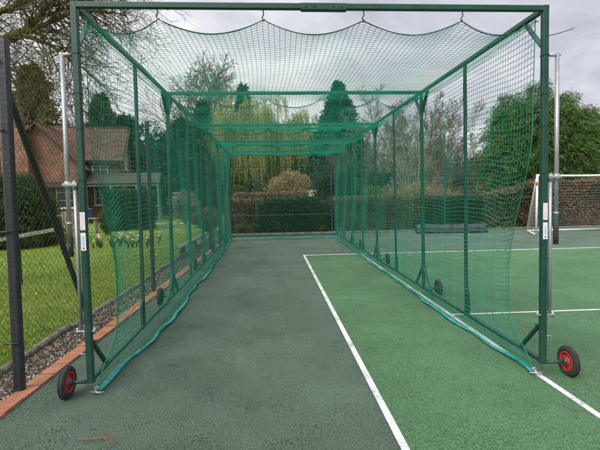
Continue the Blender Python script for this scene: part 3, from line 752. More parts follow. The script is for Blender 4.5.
for z in (.12, 1.25, 2.5):
    ys = np.linspace(-.5, 16.2, 60); P = np.stack([fx(ys) - .035, ys, z - .01 * np.sin((ys - 3.5) / 2.7 * PI) ** 2], -1); b.ptubes(P[None], np.full((1, 60), .0022), 4)
fpart(fence, b, 'line_wire', M['wire'])
bf = empty('chain_link_fence', (4, 16.45, 0), 'far chain link fence on slim posts along the hedge behind the cage', 'fence')
for x in (-1.5, 2.2, 6.5, 10.9, 15.2):
    b = MB(); b.beam((x, 16.45, -.05), (x, 16.45, 2.83), .055, .055, ref=(0, 1, 0), ch=.008); fpart(bf, b, 'fence_post', M['black_paint'])
b = MB(); b.beam((-1.45, 16.45, 1.25), (-.72, 16.45, -.03), .045, .045, ch=.008); fpart(bf, b, 'brace', M['black_paint'])
b = MB(); chain_link(b, (-1.5, 16.48, 0), (16, 16.48, 0), .02, 2.7, r=.0012); fpart(bf, b, 'wire_mesh', M['wire'])

# ------------------------------------------------------------------ vegetation makers
def grow(mb, S, D, Ln, R, levels, mi=0):
    out = []
    S = np.atleast_2d(np.array(S, float)); D = nrm(np.atleast_2d(np.array(D, float))); Ln = np.atleast_1d(np.array(Ln, float)); R = np.atleast_1d(np.array(R, float))
    for i, lv in enumerate(levels):
        K = lv.get('K', 5); n = len(S); pts = np.zeros((n, K, 3)); pts[:, 0] = S; d = D.copy()
        for k in range(1, K):
            d = nrm(d + rng.normal(0, lv.get('wob', .12), (n, 3)) + np.array([0, 0, lv.get('trop', 0)]))
            pts[:, k] = pts[:, k - 1] + d * (Ln / (K - 1))[:, None]
        t = np.linspace(0, 1, K); rad = R[:, None] * (1 - t[None] * (1 - lv.get('end', .3)))
        if not lv.get('hide'): mb.ptubes(pts, rad, lv.get('n', 4), mi, rnd=rng.random(n))
        out.append((pts, rad))
        if i + 1 < len(levels):
            nc = lv['nc']; t0, t1 = lv.get('t', (.25, 1))
            tc_ = t0 + (t1 - t0) * ((np.arange(nc)[None] + rng.random((n, nc))) / nc)
            f = tc_ * (K - 1); a = np.clip(f.astype(int), 0, K - 2); u = (f - a)[..., None]
            ar = np.arange(n)[:, None]
            P = pts[ar, a] * (1 - u) + pts[ar, a + 1] * u; T = nrm(pts[ar, a + 1] - pts[ar, a])
            rr = (rad[ar, a] * (1 - u[..., 0]) + rad[ar, a + 1] * u[..., 0])
            ref = nrm(rng.normal(size=(n, 1, 3))); A = nrm(np.cross(T, ref)); B = np.cross(T, A)
            az = (np.arange(nc)[None] * 2.4 + rng.random((n, 1)) * 6.28 + rng.normal(0, .4, (n, nc)))[..., None]
            an = (lv.get('ang', .7) + rng.normal(0, .15, (n, nc)))[..., None]
            D = (T * np.cos(an) + (A * np.cos(az) + B * np.sin(az)) * np.sin(an)).reshape(-1, 3); D = nrm(D)
            S = P.reshape(-1, 3)
            Ln = (Ln[:, None] * lv.get('lr', .6) * (1 - lv.get('lt', .45) * tc_) * rng.uniform(.65, 1.25, (n, nc))).reshape(-1)
            R = np.minimum((rr * lv.get('rr', .6)).reshape(-1), np.repeat(rad[:, 0], nc) * .8)
            R = np.maximum(R, lv.get('rmin', .003))
    return out

def bare_tree(loc, h, label, cat='tree', group=None, bark='bark', twig='twig_grey', spread=.75, tr=None, stems=1, rmin=.006, dens=1.0, name='bare_tree', trop=.05, low=.25):
    root = empty(name, loc, label, cat, group)
    b = MB(); tr = tr or h * .018
    S = np.zeros((stems, 3)); S[:, :2] = rng.normal(0, .12 if stems > 1 else 0, (stems, 2)); S[:, 2] = -.1
    D = np.stack([rng.normal(0, .05 if stems == 1 else .32, stems), rng.normal(0, .05 if stems == 1 else .3, stems), np.ones(stems)], -1)
    o = grow(b, S, D, np.full(stems, h * (.78 if stems == 1 else .8)) * rng.uniform(.85, 1.05, stems), np.full(stems, tr), [dict(K=9, wob=.07, trop=.06, end=.2, n=8)])
    b.build('trunk', M[bark], root)
    b2 = MB(); pts, rad = o[0]
    nl = int((14 if stems == 1 else 7) * dens); t_ = np.linspace(low, .98, nl)
    SS = []; DD = []; LL = []; RR = []
    for si in range(stems):
        for j, t in enumerate(t_):
            f = t * 8; a = min(int(f), 7); u = f - a
            p = pts[si, a] * (1 - u) + pts[si, a + 1] * u; r = rad[si, a] * (1 - u) + rad[si, a + 1] * u
            az = j * 2.4 + si; up = .45 + .9 * t
            SS.append(p); DD.append((math.cos(az), math.sin(az), up)); LL.append(h * (.42 if stems == 1 else .3) * spread * (1.15 - .75 * t) * random.uniform(.8, 1.2)); RR.append(r * .55)
    grow(b2, SS, DD, LL, RR, [dict(K=6, wob=.13, trop=trop, end=.3, n=5, nc=int(7 * dens), ang=.75, lr=.55, rr=.6, rmin=rmin * 1.4),
                              dict(K=5, wob=.15, trop=trop, end=.35, n=4, nc=5, ang=.65, lr=.55, rr=.6, rmin=rmin),
                              dict(K=4, wob=.17, trop=trop * .6, end=.4, n=3, nc=4, ang=.6, lr=.6, rr=.65, rmin=rmin * .8),
                              dict(K=3, wob=.2, trop=0, end=.4, n=3)])
    b2.build('crown', M[twig], root)
    return root

def conifer(loc, h, rmax, label, leaf='leaf_spruce', nb=170, per=70, ls=.32, name='conifer_tree', droop=-.25, base=.05, group=None, pw=.85, lw=.35, rag=.25):
    root = empty(name, loc, label, 'tree', group)
    b = MB(); zs = np.linspace(-.05, h * .97, 7); b.ptubes(np.stack([np.zeros(7), np.zeros(7), zs], -1)[None], (h * .016 * (1 - zs / h) + .015)[None], 8); b.build('trunk', M['bark'], root)
    b = MB()
    t = base + (1 - base) * (np.arange(nb) + rng.random(nb)) / nb; az = np.arange(nb) * 2.39996 + rng.normal(0, .3, nb)
    ln = rmax * (1 - t) ** pw * rng.uniform(1 - rag, 1 + rag, nb) + .12
    out = np.stack([np.cos(az), np.sin(az), np.zeros(nb)], -1)
    u = rng.random((nb, per)) ** .6
    dz = droop * u ** 1.4 + .12 * np.sin(u * 3)
    C = np.zeros((nb, per, 3)); C += out[:, None] * (u * ln[:, None])[..., None]; C[..., 2] = (t * h)[:, None] + dz * ln[:, None]
    C += rng.normal(0, 1, C.shape) * (ln[:, None, None] * .09 + .04) * np.array([1, 1, .55])
    D = out[:, None] * .8 + rng.normal(0, .5, C.shape); D[..., 2] += droop * .8
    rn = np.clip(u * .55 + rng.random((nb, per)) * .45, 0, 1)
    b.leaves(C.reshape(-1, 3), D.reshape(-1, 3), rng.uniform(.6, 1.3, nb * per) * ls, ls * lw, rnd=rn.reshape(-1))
    # branch wood
    K = 4; uu = np.linspace(0, .9, K); P = out[:, None] * (uu[None] * ln[:, None])[..., None]; P[..., 2] = (t * h)[:, None] + (droop * uu ** 1.4)[None] * ln[:, None]
    b.ptubes(P, np.broadcast_to(.02 * (1 - uu * .7), (nb, K)), 3, 1)
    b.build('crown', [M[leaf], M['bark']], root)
    return root

def clumps(b, C, R, per, ls, lw, mi=0, squash=.8, up=.3, shell=.35, dark=True):
    C = np.asarray(C, float); n = len(C); R = np.broadcast_to(np.asarray(R, float), (n,))
    d = nrm(rng.normal(size=(n, per, 3))); rr = (1 - shell * rng.random((n, per)) ** 1.2)
    P = C[:, None] + d * (rr * R[:, None])[..., None] * np.array([1, 1, squash])
    D = d * .8 + rng.normal(0, .5, d.shape); D[..., 2] += up
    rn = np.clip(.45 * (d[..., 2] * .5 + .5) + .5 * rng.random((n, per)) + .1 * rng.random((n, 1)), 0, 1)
    b.leaves(P.reshape(-1, 3), D.reshape(-1, 3), rng.uniform(.6, 1.3, n * per) * ls, ls * lw, mi, rnd=rn.reshape(-1))

def bushy(loc, rx, ry, h, label, leaf, nclump=60, per=130, ls=.12, lw=.5, cr=.28, name='bushy_shrub', cat='shrub', z0=.05, trunk_h=None, bark='bark', dome=False, group=None, up=.3, core=None):
    """a crown of leaf clumps filling an ellipsoid on short stems"""
    root = empty(name, loc, label, cat, group)
    b = MB(); cz = (h + z0) / 2; rz = (h - z0) / 2
    for j in range(5):
        a = j * 1.257 + .4; q = .5 if j else 0
        P = np.array([(.08 * math.cos(a), .08 * math.sin(a), -.05), (q * rx * .4 * math.cos(a), q * ry * .4 * math.sin(a), h * .35), (q * rx * math.cos(a), q * ry * math.sin(a), h * .75)])
        b.ptubes(P[None], np.array([[.035, .025, .008]]) * max(1, h * .45), 6)
    b.build('trunk', M[bark], root)
    b = MB()
    d = nrm(rng.normal(size=(nclump, 3))); rad = rng.random(nclump) ** .35
    if dome:
        rad = rng.uniform(.8, 1.0, nclump); d[:, 2] = np.abs(d[:, 2]); C = d * rad[:, None] * np.array([rx, ry, h - z0]) * .88; C[:, 2] += z0
    else: C = d * rad[:, None] * np.array([rx, ry, rz]) * .85 + np.array([0, 0, cz])
    crr = cr * rng.uniform(.75, 1.3, nclump) * min(1.2, (rx + rz) / 2) * 1.0
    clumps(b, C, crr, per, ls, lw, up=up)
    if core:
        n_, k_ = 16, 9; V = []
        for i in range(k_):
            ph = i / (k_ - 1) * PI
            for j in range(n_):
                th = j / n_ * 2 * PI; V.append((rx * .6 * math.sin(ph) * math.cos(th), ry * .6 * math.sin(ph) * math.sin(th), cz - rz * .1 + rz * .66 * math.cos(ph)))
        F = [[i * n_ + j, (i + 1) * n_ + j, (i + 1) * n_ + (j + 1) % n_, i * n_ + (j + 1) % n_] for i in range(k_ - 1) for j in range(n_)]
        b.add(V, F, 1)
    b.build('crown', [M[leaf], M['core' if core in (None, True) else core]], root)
    return root

def hedge(p0, p1, wd, h, label, leaf, core='core', dens=1500, ls=.055, lw=.6, name='clipped_hedge', z0=0., wav=.05, hfun=None, group=None, gaps=0):
    p0 = np.array(p0, float); p1 = np.array(p1, float); Ln = np.linalg.norm(p1 - p0); d = (p1 - p0) / Ln; s = np.array([-d[1], d[0]])
    hf = hfun or (lambda u: h + 0 * u)
    root = None
    b = MB()
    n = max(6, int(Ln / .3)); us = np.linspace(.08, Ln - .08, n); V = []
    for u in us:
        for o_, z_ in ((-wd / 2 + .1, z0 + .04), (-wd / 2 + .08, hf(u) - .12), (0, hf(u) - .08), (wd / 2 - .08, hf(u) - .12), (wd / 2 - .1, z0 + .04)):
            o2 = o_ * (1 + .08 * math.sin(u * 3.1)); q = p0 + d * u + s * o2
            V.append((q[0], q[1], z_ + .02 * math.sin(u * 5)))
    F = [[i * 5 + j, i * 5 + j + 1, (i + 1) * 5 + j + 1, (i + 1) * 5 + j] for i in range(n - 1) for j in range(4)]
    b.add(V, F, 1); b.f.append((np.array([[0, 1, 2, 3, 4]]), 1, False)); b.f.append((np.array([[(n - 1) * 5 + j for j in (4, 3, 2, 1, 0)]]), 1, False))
    # leaves: front, back, top, ends
    for face in ('f', 'b', 't', 'e', 'g'):
        area = Ln * h if face in 'fb' else (Ln * wd if face == 't' else wd * h)
        m = int(area * dens * (1 if face in 'ft' else .5))
        if m < 1: continue
        u = rng.random(m) * Ln; v = rng.random(m); dep = -rng.random(m) ** 2 * .14 + rng.normal(0, .02, m) + wav * np.sin(u * 2.7 + v * 5) * np.sin(u * 1.3 + 1) * .8
        if face in 'fb':
            sg = -1 if face == 'f' else 1; o_ = sg * (wd / 2 + dep); z = z0 + v * (hf(u) - z0); nd = s[None] * sg
            Dn = np.concatenate([np.repeat(nd, m, 0), np.zeros((m, 1))], 1)
        elif face == 't':
            o_ = (v - .5) * wd; z = hf(u) + dep + .02; Dn = np.tile([0, 0, 1.], (m, 1))
        else:
            sg = -1 if face == 'e' else 1
            o_ = (rng.random(m) - .5) * wd; z = z0 + v * (h - z0); u = (0 if sg < 0 else Ln) + sg * dep; Dn = np.tile([d[0] * sg, d[1] * sg, 0], (m, 1))
        xy = p0[None] + d[None] * u[:, None] + s[None] * o_[:, None]
        C = np.concatenate([xy, z[:, None]], 1); D = Dn * .7 + rng.normal(0, .6, (m, 3)); D[:, 2] += .15
        b.leaves(C, D, rng.uniform(.6, 1.4, m) * ls, ls * lw, rnd=np.clip(rng.random(m) * .75 + .25 * (v if face in 'fb' else 1) * rng.random(m) + .12 * np.sin(u * 1.7 + v * 3), 0, 1), fold=.15)
    # upright twigs poking out of the top
    m = int(Ln * 22); u = rng.random(m) * Ln; o_ = (rng.random(m) - .5) * wd * .9
    xy = p0[None] + d[None] * u[:, None] + s[None] * o_[:, None]; P0 = np.concatenate([xy, (hf(u) - .1)[:, None]], 1); P1 = P0 + np.stack([rng.normal(0, .03, m), rng.normal(0, .03, m), rng.uniform(.08, .2, m)], -1)
    b.ptubes(np.stack([P0, P1], 1), np.full((m, 2), .003), 3, 1)
    c = (p0 + p1) / 2
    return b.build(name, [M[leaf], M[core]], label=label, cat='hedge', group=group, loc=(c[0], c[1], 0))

# ------------------------------------------------------------------ left: mossy tree reaching in over the fence
root = empty('mossy_tree', (-5.6, 7.6, 0), 'bare mossy tree reaching in over the fence from the left edge', 'tree')
off = np.array([-5.6, 7.6, 0])
b = MB()
P = np.array([(-5.6, 7.6, -.1), (-5.62, 7.6, 1.2), (-5.5, 7.55, 2.4), (-5.5, 7.5, 3.6), (-5.6, 7.6, 5.2), (-5.4, 7.7, 7.)]) - off
b.ptubes(P[None], np.array([[.3, .24, .22, .2, .14, .05]]), 10)
b.build('trunk', M['bark_mossy'], root)
b = MB()
def limb(pl, rad, sub=5):
    pl = np.array(pl, float); n = len(pl); q = np.linspace(0, n - 1, (n - 1) * sub + 1)
    P = np.stack([np.interp(q, range(n), pl[:, i]) for i in range(3)], -1)
    for _ in range(4): P[1:-1] = (P[:-2] + 2 * P[1:-1] + P[2:]) / 4
    P[1:-1] += rng.normal(0, .012, P[1:-1].shape)
    r = np.interp(q, range(n), rad)
    b.ptubes((P - off)[None], r[None], 8); return P, r
limbs = [limb([(-5.45, 7.5, 3.3), (-4.4, 7.15, 3.74), (-3.62, 7.0, 3.9), (-3.38, 6.98, 4.12), (-3.08, 7.0, 4.46), (-2.5, 7.1, 5.2)], [.12, .085, .07, .048, .034, .015]),
         limb([(-5.5, 7.55, 3.7), (-4.4, 7.1, 4.12), (-3.85, 7, 4.22), (-3.3, 6.95, 4.5), (-2.6, 6.9, 4.75)], [.1, .05, .04, .03, .012]),
         limb([(-3.68, 7.0, 3.9), (-3.3, 6.95, 4.0), (-3.0, 7.0, 4.2), (-2.6, 7.1, 4.3), (-2.15, 7.2, 4.25)], [.045, .034, .026, .018, .008]),
         limb([(-3.6, 7.0, 3.9), (-3.2, 6.8, 3.72), (-2.9, 6.7, 3.55), (-2.6, 6.6, 3.3), (-2.35, 6.5, 3.05)], [.04, .028, .02, .013, .006]),
         limb([(-3.35, 7.0, 4.15), (-3.0, 7.2, 4.35), (-2.7, 7.3, 4.6), (-2.3, 7.4, 4.7)], [.03, .024, .016, .007]),
         limb([(-4.6, 7.2, 3.7), (-4.0, 6.9, 3.45), (-3.5, 6.7, 3.3), (-3.0, 6.5, 3.0)], [.035, .024, .016, .007]),
         limb([(-5.5, 7.5, 4.4), (-4.4, 7.2, 4.65), (-3.6, 7.1, 4.8), (-2.8, 7.2, 5.0)], [.06, .04, .028, .012])]
SS = []; DD = []; LL = []; RR = []
for P, r in limbs:
    for j in range(3, len(P) - 1):
        for q_ in range(3):
            t = P[j + 1] - P[j]; v = np.cross(nrm(t), nrm(rng.normal(size=3))); dr = nrm(t) * .7 + nrm(v) * .8
            SS.append(P[j] - off); DD.append(dr); LL.append(random.uniform(.35, 1.0)); RR.append(min(.011, r[j] * .45))
grow(b, SS, DD, LL, RR, [dict(K=8, wob=.2, trop=-.05, end=.35, n=4, nc=6, ang=.75, lr=.6, rr=.6, rmin=.0036, lt=.3),
                         dict(K=6, wob=.22, trop=-.05, end=.4, n=3, nc=4, ang=.7, lr=.55, rr=.7, rmin=.0028, lt=.3),
                         dict(K=4, wob=.24, trop=-.03, end=.5, n=3)])
b.build('crown', M['bark_mossy'], root)

# clipped yew dome, picket, rail, house etc. on the left
bushy((-8.3, 14.8, 0), 1.62, 1.5, 2.62, 'big rounded dark yew bush on the lawn behind the black fence post', 'leaf_yew', 420, 260, .055, .5, .2, 'clipped_bush', 'bush', z0=.02, dome=True, core=True)
b = MB()
for i in range(9):
    x = -8.1 + i * .11; b.box((x, 17.0, -.02), (x + .065, 17.02, .95 + .02 * (i % 2))); b.prism([(x, 17.0, .95), (x + .065, 17.0, .95), (x + .0325, 17.0, 1.02)][::-1], (0, .02, 0))
b.box((-8.15, 17.021, .25), (-7.05, 17.05, .33)); b.box((-8.15, 17.021, .7), (-7.05, 17.05, .78))
b.build('picket_gate', M['pale_wood'], label='short pale wooden picket gate between the yew bush and the hedge', cat='gate', loc=(-7.6, 17, 0))
rb = empty('timber_rail', (-4.1, 8, 0), 'low weathered timber rail on the lawn just behind the black brace', 'rail')
b = MB(); b.beam((-5.5, 8, .65), (-3.74, 8, .95), .05, .07, ch=.01); fpart(rb, b, 'plank', M['old_wood'])
for x, z in ((-5.35, .63), (-4.42, .78)):
    b = MB(); b.beam((x, 8.04, -.05), (x, 8.04, z), .04, .04, ref=(0, 1, 0)); fpart(rb, b, 'leg', M['dark_wood'])

# low plank bench by the fence
pb = empty('plank_bench', (-2.2, 12.4, 0), 'low grey plank bench on the gravel behind the left side netting', 'bench')
b = MB(); b.beam((-2.2, 10.5, .28), (-2.14, 14.6, .28), .17, .04, ch=.008); fpart(pb, b, 'seat', M['old_wood'])
for y in (10.9, 12.5, 14.2):
    b = MB(); b.box((-2.25, y - .05, -.03), (-2.12, y + .05, .258)); fpart(pb, b, 'leg', M['concrete'])

# daffodils
def daffodil(b, z0=0):
    for j in range(5):
        a = j * 1.3; P = np.array([(0, 0, -.03), (.03 * math.cos(a), .03 * math.sin(a), .14), (.09 * math.cos(a), .09 * math.sin(a), .22)])
        b.ptubes(P[None], np.array([[.008, .008, .002]]), 3, 0, rnd=.3)
    b.ptubes(np.array([[(0, 0, -.03), (.005, 0, .2), (.02, -.01, .29)]]), np.full((1, 3), .005), 4, 0, rnd=.4)
    C = np.tile(np.array([[.02, -.015, .29]]), (6, 1)); a = np.arange(6) / 6 * 6.283
    b.leaves(C, np.stack([np.cos(a), np.full(6, -.25), np.sin(a)], -1), .055, .04, 1)
    b.tube((.02, -.015, .29), (.02, -.06, .285), .014, 8, 1, r1=.02)
dm = MB(); daffodil(dm)
d0 = dm.build('daffodil', [M['leaf_box'], M['petal']], label='yellow daffodil flowering in the drift on the lawn', cat='flower', group='daffodils in the lawn')
dp = [(-5.35 + 1.75 * random.random(), 13.1 + 2.4 * random.random()) for _ in range(28)]
for i, (x, y) in enumerate(dp):
    o = d0 if i == 0 else d0.copy()
    if i: COL.objects.link(o)
    o.location = (x, y, -.03); o.rotation_euler = (0, 0, random.uniform(-.9, .9)); s_ = random.uniform(.85, 1.25); o.scale = (s_, s_, s_)
# pale stones in a row
V0 = SV * rng.uniform(.85, 1.15, (12, 1))
for i, x in enumerate((-6.15, -5.85, -5.5, -4.95, -4.6, -4.2)):
    b = MB(); b.add(V0 * np.array([.13, .11, .12]) * random.uniform(.85, 1.2) + (0, 0, .06), SF, smooth=True)
    o = b.build('garden_stone', M['stone'], label='rounded whitish stone in the row edging the far lawn', cat='stone', group='white edging stones'); o.location = (x, 23 + .1 * math.sin(i * 2), -.03)
b = MB(); b.lathe([(.0, 0), (.16, 0), (.2, .36), (.215, .36), (.215, .39), (.19, .39), (.15, .03), (.0, .03)], (0, 0, 0), 'z', 20, closed=False)
o = b.build('plastic_tub', M['blue'], label='blue plastic tub set against the clipped hedge by the house', cat='tub'); o.location = (-7.75, 19.3, .62)
bt = MB(); bt.beam((-.4, 0, .6), (.4, 0, .6), .4, .04); [bt.beam((x, 0, -.03), (x, 0, .58), .06, .3, ref=(0, 1, 0)) for x in (-.32, .32)]
o = bt.build('potting_table', M['wood'], label='small grey table carrying the blue tub', cat='table'); o.location = (-7.75, 19.3, 0)
hedge((-7.55, 21), (-5.5, 21), 1.0, 1.72, 'square clipped dark hedge in front of the house porch', 'leaf_box', dens=1100, ls=.075)
bushy((-4.75, 24.5, 0), .95, .7, 1.75, 'pale blossoming shrub right of the house porch', 'leaf_blossom', 45, 110, .085, .6, .3, 'blossom_shrub')
bushy((-7.2, 20.0, 0), .45, .4, 1.1, 'small yellowish green shrub beside the blue tub', 'leaf_green', 26, 90, .07, .5, .3, 'leafy_shrub')
bushy((-6.6, 18.3, 0), .0 + .4, .35, .55, 'low leafy plant on the lawn in front of the clipped hedge', 'leaf_yew', 18, 80, .06, .5, .3, 'leafy_shrub')
for i_, (x_, y_, r_, h_, lf_, lb_) in enumerate([
        (-9.6, 18.6, .9, 1.5, 'leaf_dark', 'dark low evergreen shrub left of the picket gate'),
        (-3.3, 21.5, .7, 1.0, 'leaf_box', 'low evergreen shrub on the far lawn behind the left netting'),
        (-2.7, 18.6, .6, 1.1, 'leaf_beech', 'small russet shrub near the far left corner of the cage'),
        (-4.0, 26.5, 1.3, 2.4, 'leaf_dark', 'tall dark shrub behind the pale blossoming shrub')]):
    bushy((x_, y_, 0), r_, r_ * .8, h_, lb_, lf_, 40, 120, .08, .5, .3, 'garden_shrub')

# ------------------------------------------------------------------ house
HR = math.radians(9)
house = empty('brick_house', (-9.2, 28, 0), 'old brick cottage with brown tiled roofs and a big chimney behind the lawn', 'house', rotz=HR)
def hp(b, name, mat, parent=None):
    return b.build(name, mat, parent or house)
b = MB(); b.prism([(0, 0, -.1), (0, 5, -.1), (0, 5, 3.85), (0, 2.5, 5.85), (0, 0, 3.85)][::-1], (-9, 0, 0)); wall = hp(b, 'wall', M['brick'])
b = MB()   # front wing with its gable towards the lawn
b.prism([(-5.9, -1.75, -.1), (-1.9, -1.75, -.1), (-1.9, -1.75, 3.3), (-3.9, -1.75, 5.5), (-5.9, -1.75, 3.3)], (0, 4.0, 0)); hp(b, 'wing_wall', M['brick'])
def slab(b, q, th=.09, mi=0):
    q = np.array(q, float); nn = nrm(np.cross(q[1] - q[0], q[2] - q[0]));
    if nn[2] < 0: q = q[::-1]; nn = -nn
    b.prism(q + nn * .012, nn * th, mi)
b = MB()
sl_ = 2.0 / 2.5
slab(b, [(.25, -.35, 3.85 - .35 * sl_), (-9.25, -.35, 3.85 - .35 * sl_), (-9.25, 2.5, 5.87), (.25, 2.5, 5.87)])
slab(b, [(.25, 5.35, 3.85 - .35 * sl_), (-9.25, 5.35, 3.85 - .35 * sl_), (-9.25, 2.5, 5.87), (.25, 2.5, 5.87)])
b.tube((.26, 2.5, 5.95), (-9.26, 2.5, 5.95), .1, 8)
roof = hp(b, 'roof', M['tiles'])
b = MB(); s2 = 2.2 / 2.0
slab(b, [(-1.6, -2.0, 3.3 - .3 * s2), (-1.6, 2.2, 3.3 - .3 * s2), (-3.9, 2.2, 5.52), (-3.9, -2.0, 5.52)])
slab(b, [(-6.2, -2.0, 3.3 - .3 * s2), (-6.2, 2.2, 3.3 - .3 * s2), (-3.9, 2.2, 5.52), (-3.9, -2.0, 5.52)])
b.tube((-3.9, -2.0, 5.6), (-3.9, 2.2, 5.6), .09, 8)
hp(b, 'wing_roof', M['tiles'])
for a_, c_, w_, rf_ in (((.27, -.38, 3.58), (.27, 2.5, 5.9), .2, (1, 0, 0)), ((.27, 5.38, 3.58), (.27, 2.5, 5.9), .2, (1, 0, 0)), ((-1.55, -2.03, 2.93), (-3.9, -2.03, 5.53), .18, (0, 1, 0)), ((-6.25, -2.03, 2.93), (-3.9, -2.03, 5.53), .18, (0, 1, 0))):
    b = MB(); b.beam(a_, c_, .04, w_, ref=rf_); hp(b, 'bargeboard', M['dark_wood'])
b = MB(); b.beam((-.0, -.36, 3.52), (-1.6, -.36, 3.52), .07, .09); hp(b, 'gutter', M['dark_wood'])
b = MB()
b.box((-5.5, -2.45, -.1), (-4.2, -1.76, 4.6)); b.prism([(-5.5, -2.45, 4.6), (-4.2, -2.45, 4.6), (-4.45, -2.3, 5.3), (-5.25, -2.3, 5.3)], (0, .5, 0)); b.box((-5.25, -2.35, 5.303), (-4.45, -1.77, 6.1))
b.box((-5.32, -2.42, 6.103), (-4.38, -1.70, 6.22)); b.box((-5.27, -2.37, 6.223), (-4.43, -1.75, 6.35))
ch = hp(b, 'chimney', M['brick'])
b = MB(); [b.lathe([(.1, 0), (.13, 0), (.11, .35), (.13, .38), (.09, .38)], (x, -2.06, 6.353), 'z', 12, closed=False) for x in (-5.05, -4.65)]
hp(b, 'chimney_pot', M['kerb'], ch)
def window(c, w_, h_, axis, nx=2, nz=3):
    """framed casement on a wall plane; axis 'x' = on a wall facing +x, 'y' = facing -y"""
    b = MB(); f = .05
    def bb(u0, u1, z0, z1, d0, d1, mm):
        if axis == 'y': mm.box((c[0] + u0, c[1] - d1, c[2] + z0), (c[0] + u1, c[1] - d0, c[2] + z1))
        else: mm.box((c[0] + d0, c[1] + u0, c[2] + z0), (c[0] + d1, c[1] + u1, c[2] + z1))
    bb(-w_ / 2, -w_ / 2 + f, 0, h_, .0, .06, b); bb(w_ / 2 - f, w_ / 2, 0, h_, .0, .06, b); bb(-w_ / 2 + f, w_ / 2 - f, 0, f, .0, .06, b); bb(-w_ / 2 + f, w_ / 2 - f, h_ - f, h_, .0, .06, b)
    for i in range(1, nx): x = -w_ / 2 + w_ * i / nx; bb(x - .02, x + .02, f, h_ - f, .002, .05, b)
    for i in range(1, nz): z = h_ * i / nz; bb(-w_ / 2 + f, w_ / 2 - f, z - .015, z + .015, .003, .04, b)
    bb(-w_ / 2 - .05, w_ / 2 + .05, -.06, -.002, .0, .1, b)
    o = hp(b, 'window', M['white_paint'])
    g = MB(); bb(-w_ / 2 + .04, w_ / 2 - .04, .03, h_ - .03, .006, .02, g); hp(g, 'pane', M['glass'], o)
window((0, 2.3, 3.2), .8, 1.1, 'x'); window((0, 1.7, 1.0), 1.0, 1.1, 'x')
window((-.95, 0, 1.0), 1.1, 1.2, 'y'); window((-2.6, -1.75, .9), 1.0, 1.3, 'y'); window((-1.1, 0, 2.6), .9, .8, 'y')
# porch with grey lean-to roof and white posts
b = MB(); slab(b, [(-1.7, -1.5, 2.2), (2.4, -1.5, 2.2), (2.4, -.02, 2.85), (-1.7, -.02, 2.85)], .07); porch = hp(b, 'porch_roof', M['lead_roof'])
b = MB(); b.beam((-1.65, -1.42, 2.14), (2.35, -1.42, 2.14), .07, .1)
for x in (-1.6, -.3, 1.1, 1.7, 2.3):
    b.beam((x, -1.42, -.1), (x, -1.42, 2.085), .09, .09, ref=(0, 1, 0))
for x0_, x1_ in ((1.15, 1.65), (1.75, 2.25)): b.box((x0_, -1.44, .9), (x1_, -1.40, .96))
b.beam((2.3, -.1, -.1), (2.3, -.1, 2.75), .09, .09, ref=(0, 1, 0))
hp(b, 'porch_frame', M['old_wood'])
b = MB(); slab(b, [(-1.5, -1.75, 2.3), (-4.1, -1.75, 2.3), (-4.1, -2.7, 2.0), (-1.5, -2.7, 2.0)], .06); hp(b, 'canopy', M['dark_wood'])

# ------------------------------------------------------------------ trees behind, left
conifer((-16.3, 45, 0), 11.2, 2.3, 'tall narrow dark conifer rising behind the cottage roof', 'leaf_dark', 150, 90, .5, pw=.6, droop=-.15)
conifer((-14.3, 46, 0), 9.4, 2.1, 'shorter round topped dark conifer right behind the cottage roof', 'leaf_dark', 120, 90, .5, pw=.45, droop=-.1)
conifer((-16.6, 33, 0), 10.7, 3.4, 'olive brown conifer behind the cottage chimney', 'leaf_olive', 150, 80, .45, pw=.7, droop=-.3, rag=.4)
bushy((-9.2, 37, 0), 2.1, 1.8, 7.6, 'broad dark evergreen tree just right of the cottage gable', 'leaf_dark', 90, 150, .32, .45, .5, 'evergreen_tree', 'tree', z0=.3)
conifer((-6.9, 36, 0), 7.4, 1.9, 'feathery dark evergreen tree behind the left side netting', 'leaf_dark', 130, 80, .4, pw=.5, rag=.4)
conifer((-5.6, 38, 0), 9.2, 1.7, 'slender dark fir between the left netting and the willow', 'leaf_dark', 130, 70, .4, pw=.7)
bushy((-3.6, 36, 0), 1.6, 1.6, 5.2, 'dark bushy evergreen left of the willow trunk', 'leaf_dark', 60, 140, .3, .45, .5, 'evergreen_tree', 'tree', z0=.2)
bushy((-8.0, 30.5, 0), 1.6, 1.2, 3.4, 'dark shrubby evergreen beside the cottage porch', 'leaf_dark', 60, 130, .22, .45, .4, 'evergreen_tree', 'tree', z0=.1)
bare_tree((-9.9, 60, 0), 24.5, 'tall bare rounded tree standing far behind the cage on the left', spread=.92, tr=.46, rmin=.032, dens=2.0, low=.33)
bare_tree((-20.5, 50, 0), 13, 'bare tree far behind the cottage chimney', spread=.8, tr=.2, rmin=.018)
conifer((-2.9, 50, 0), 13.4, 2.4, 'tall fir whose tip shows above the willow', 'leaf_spruce', 120, 60, .5)
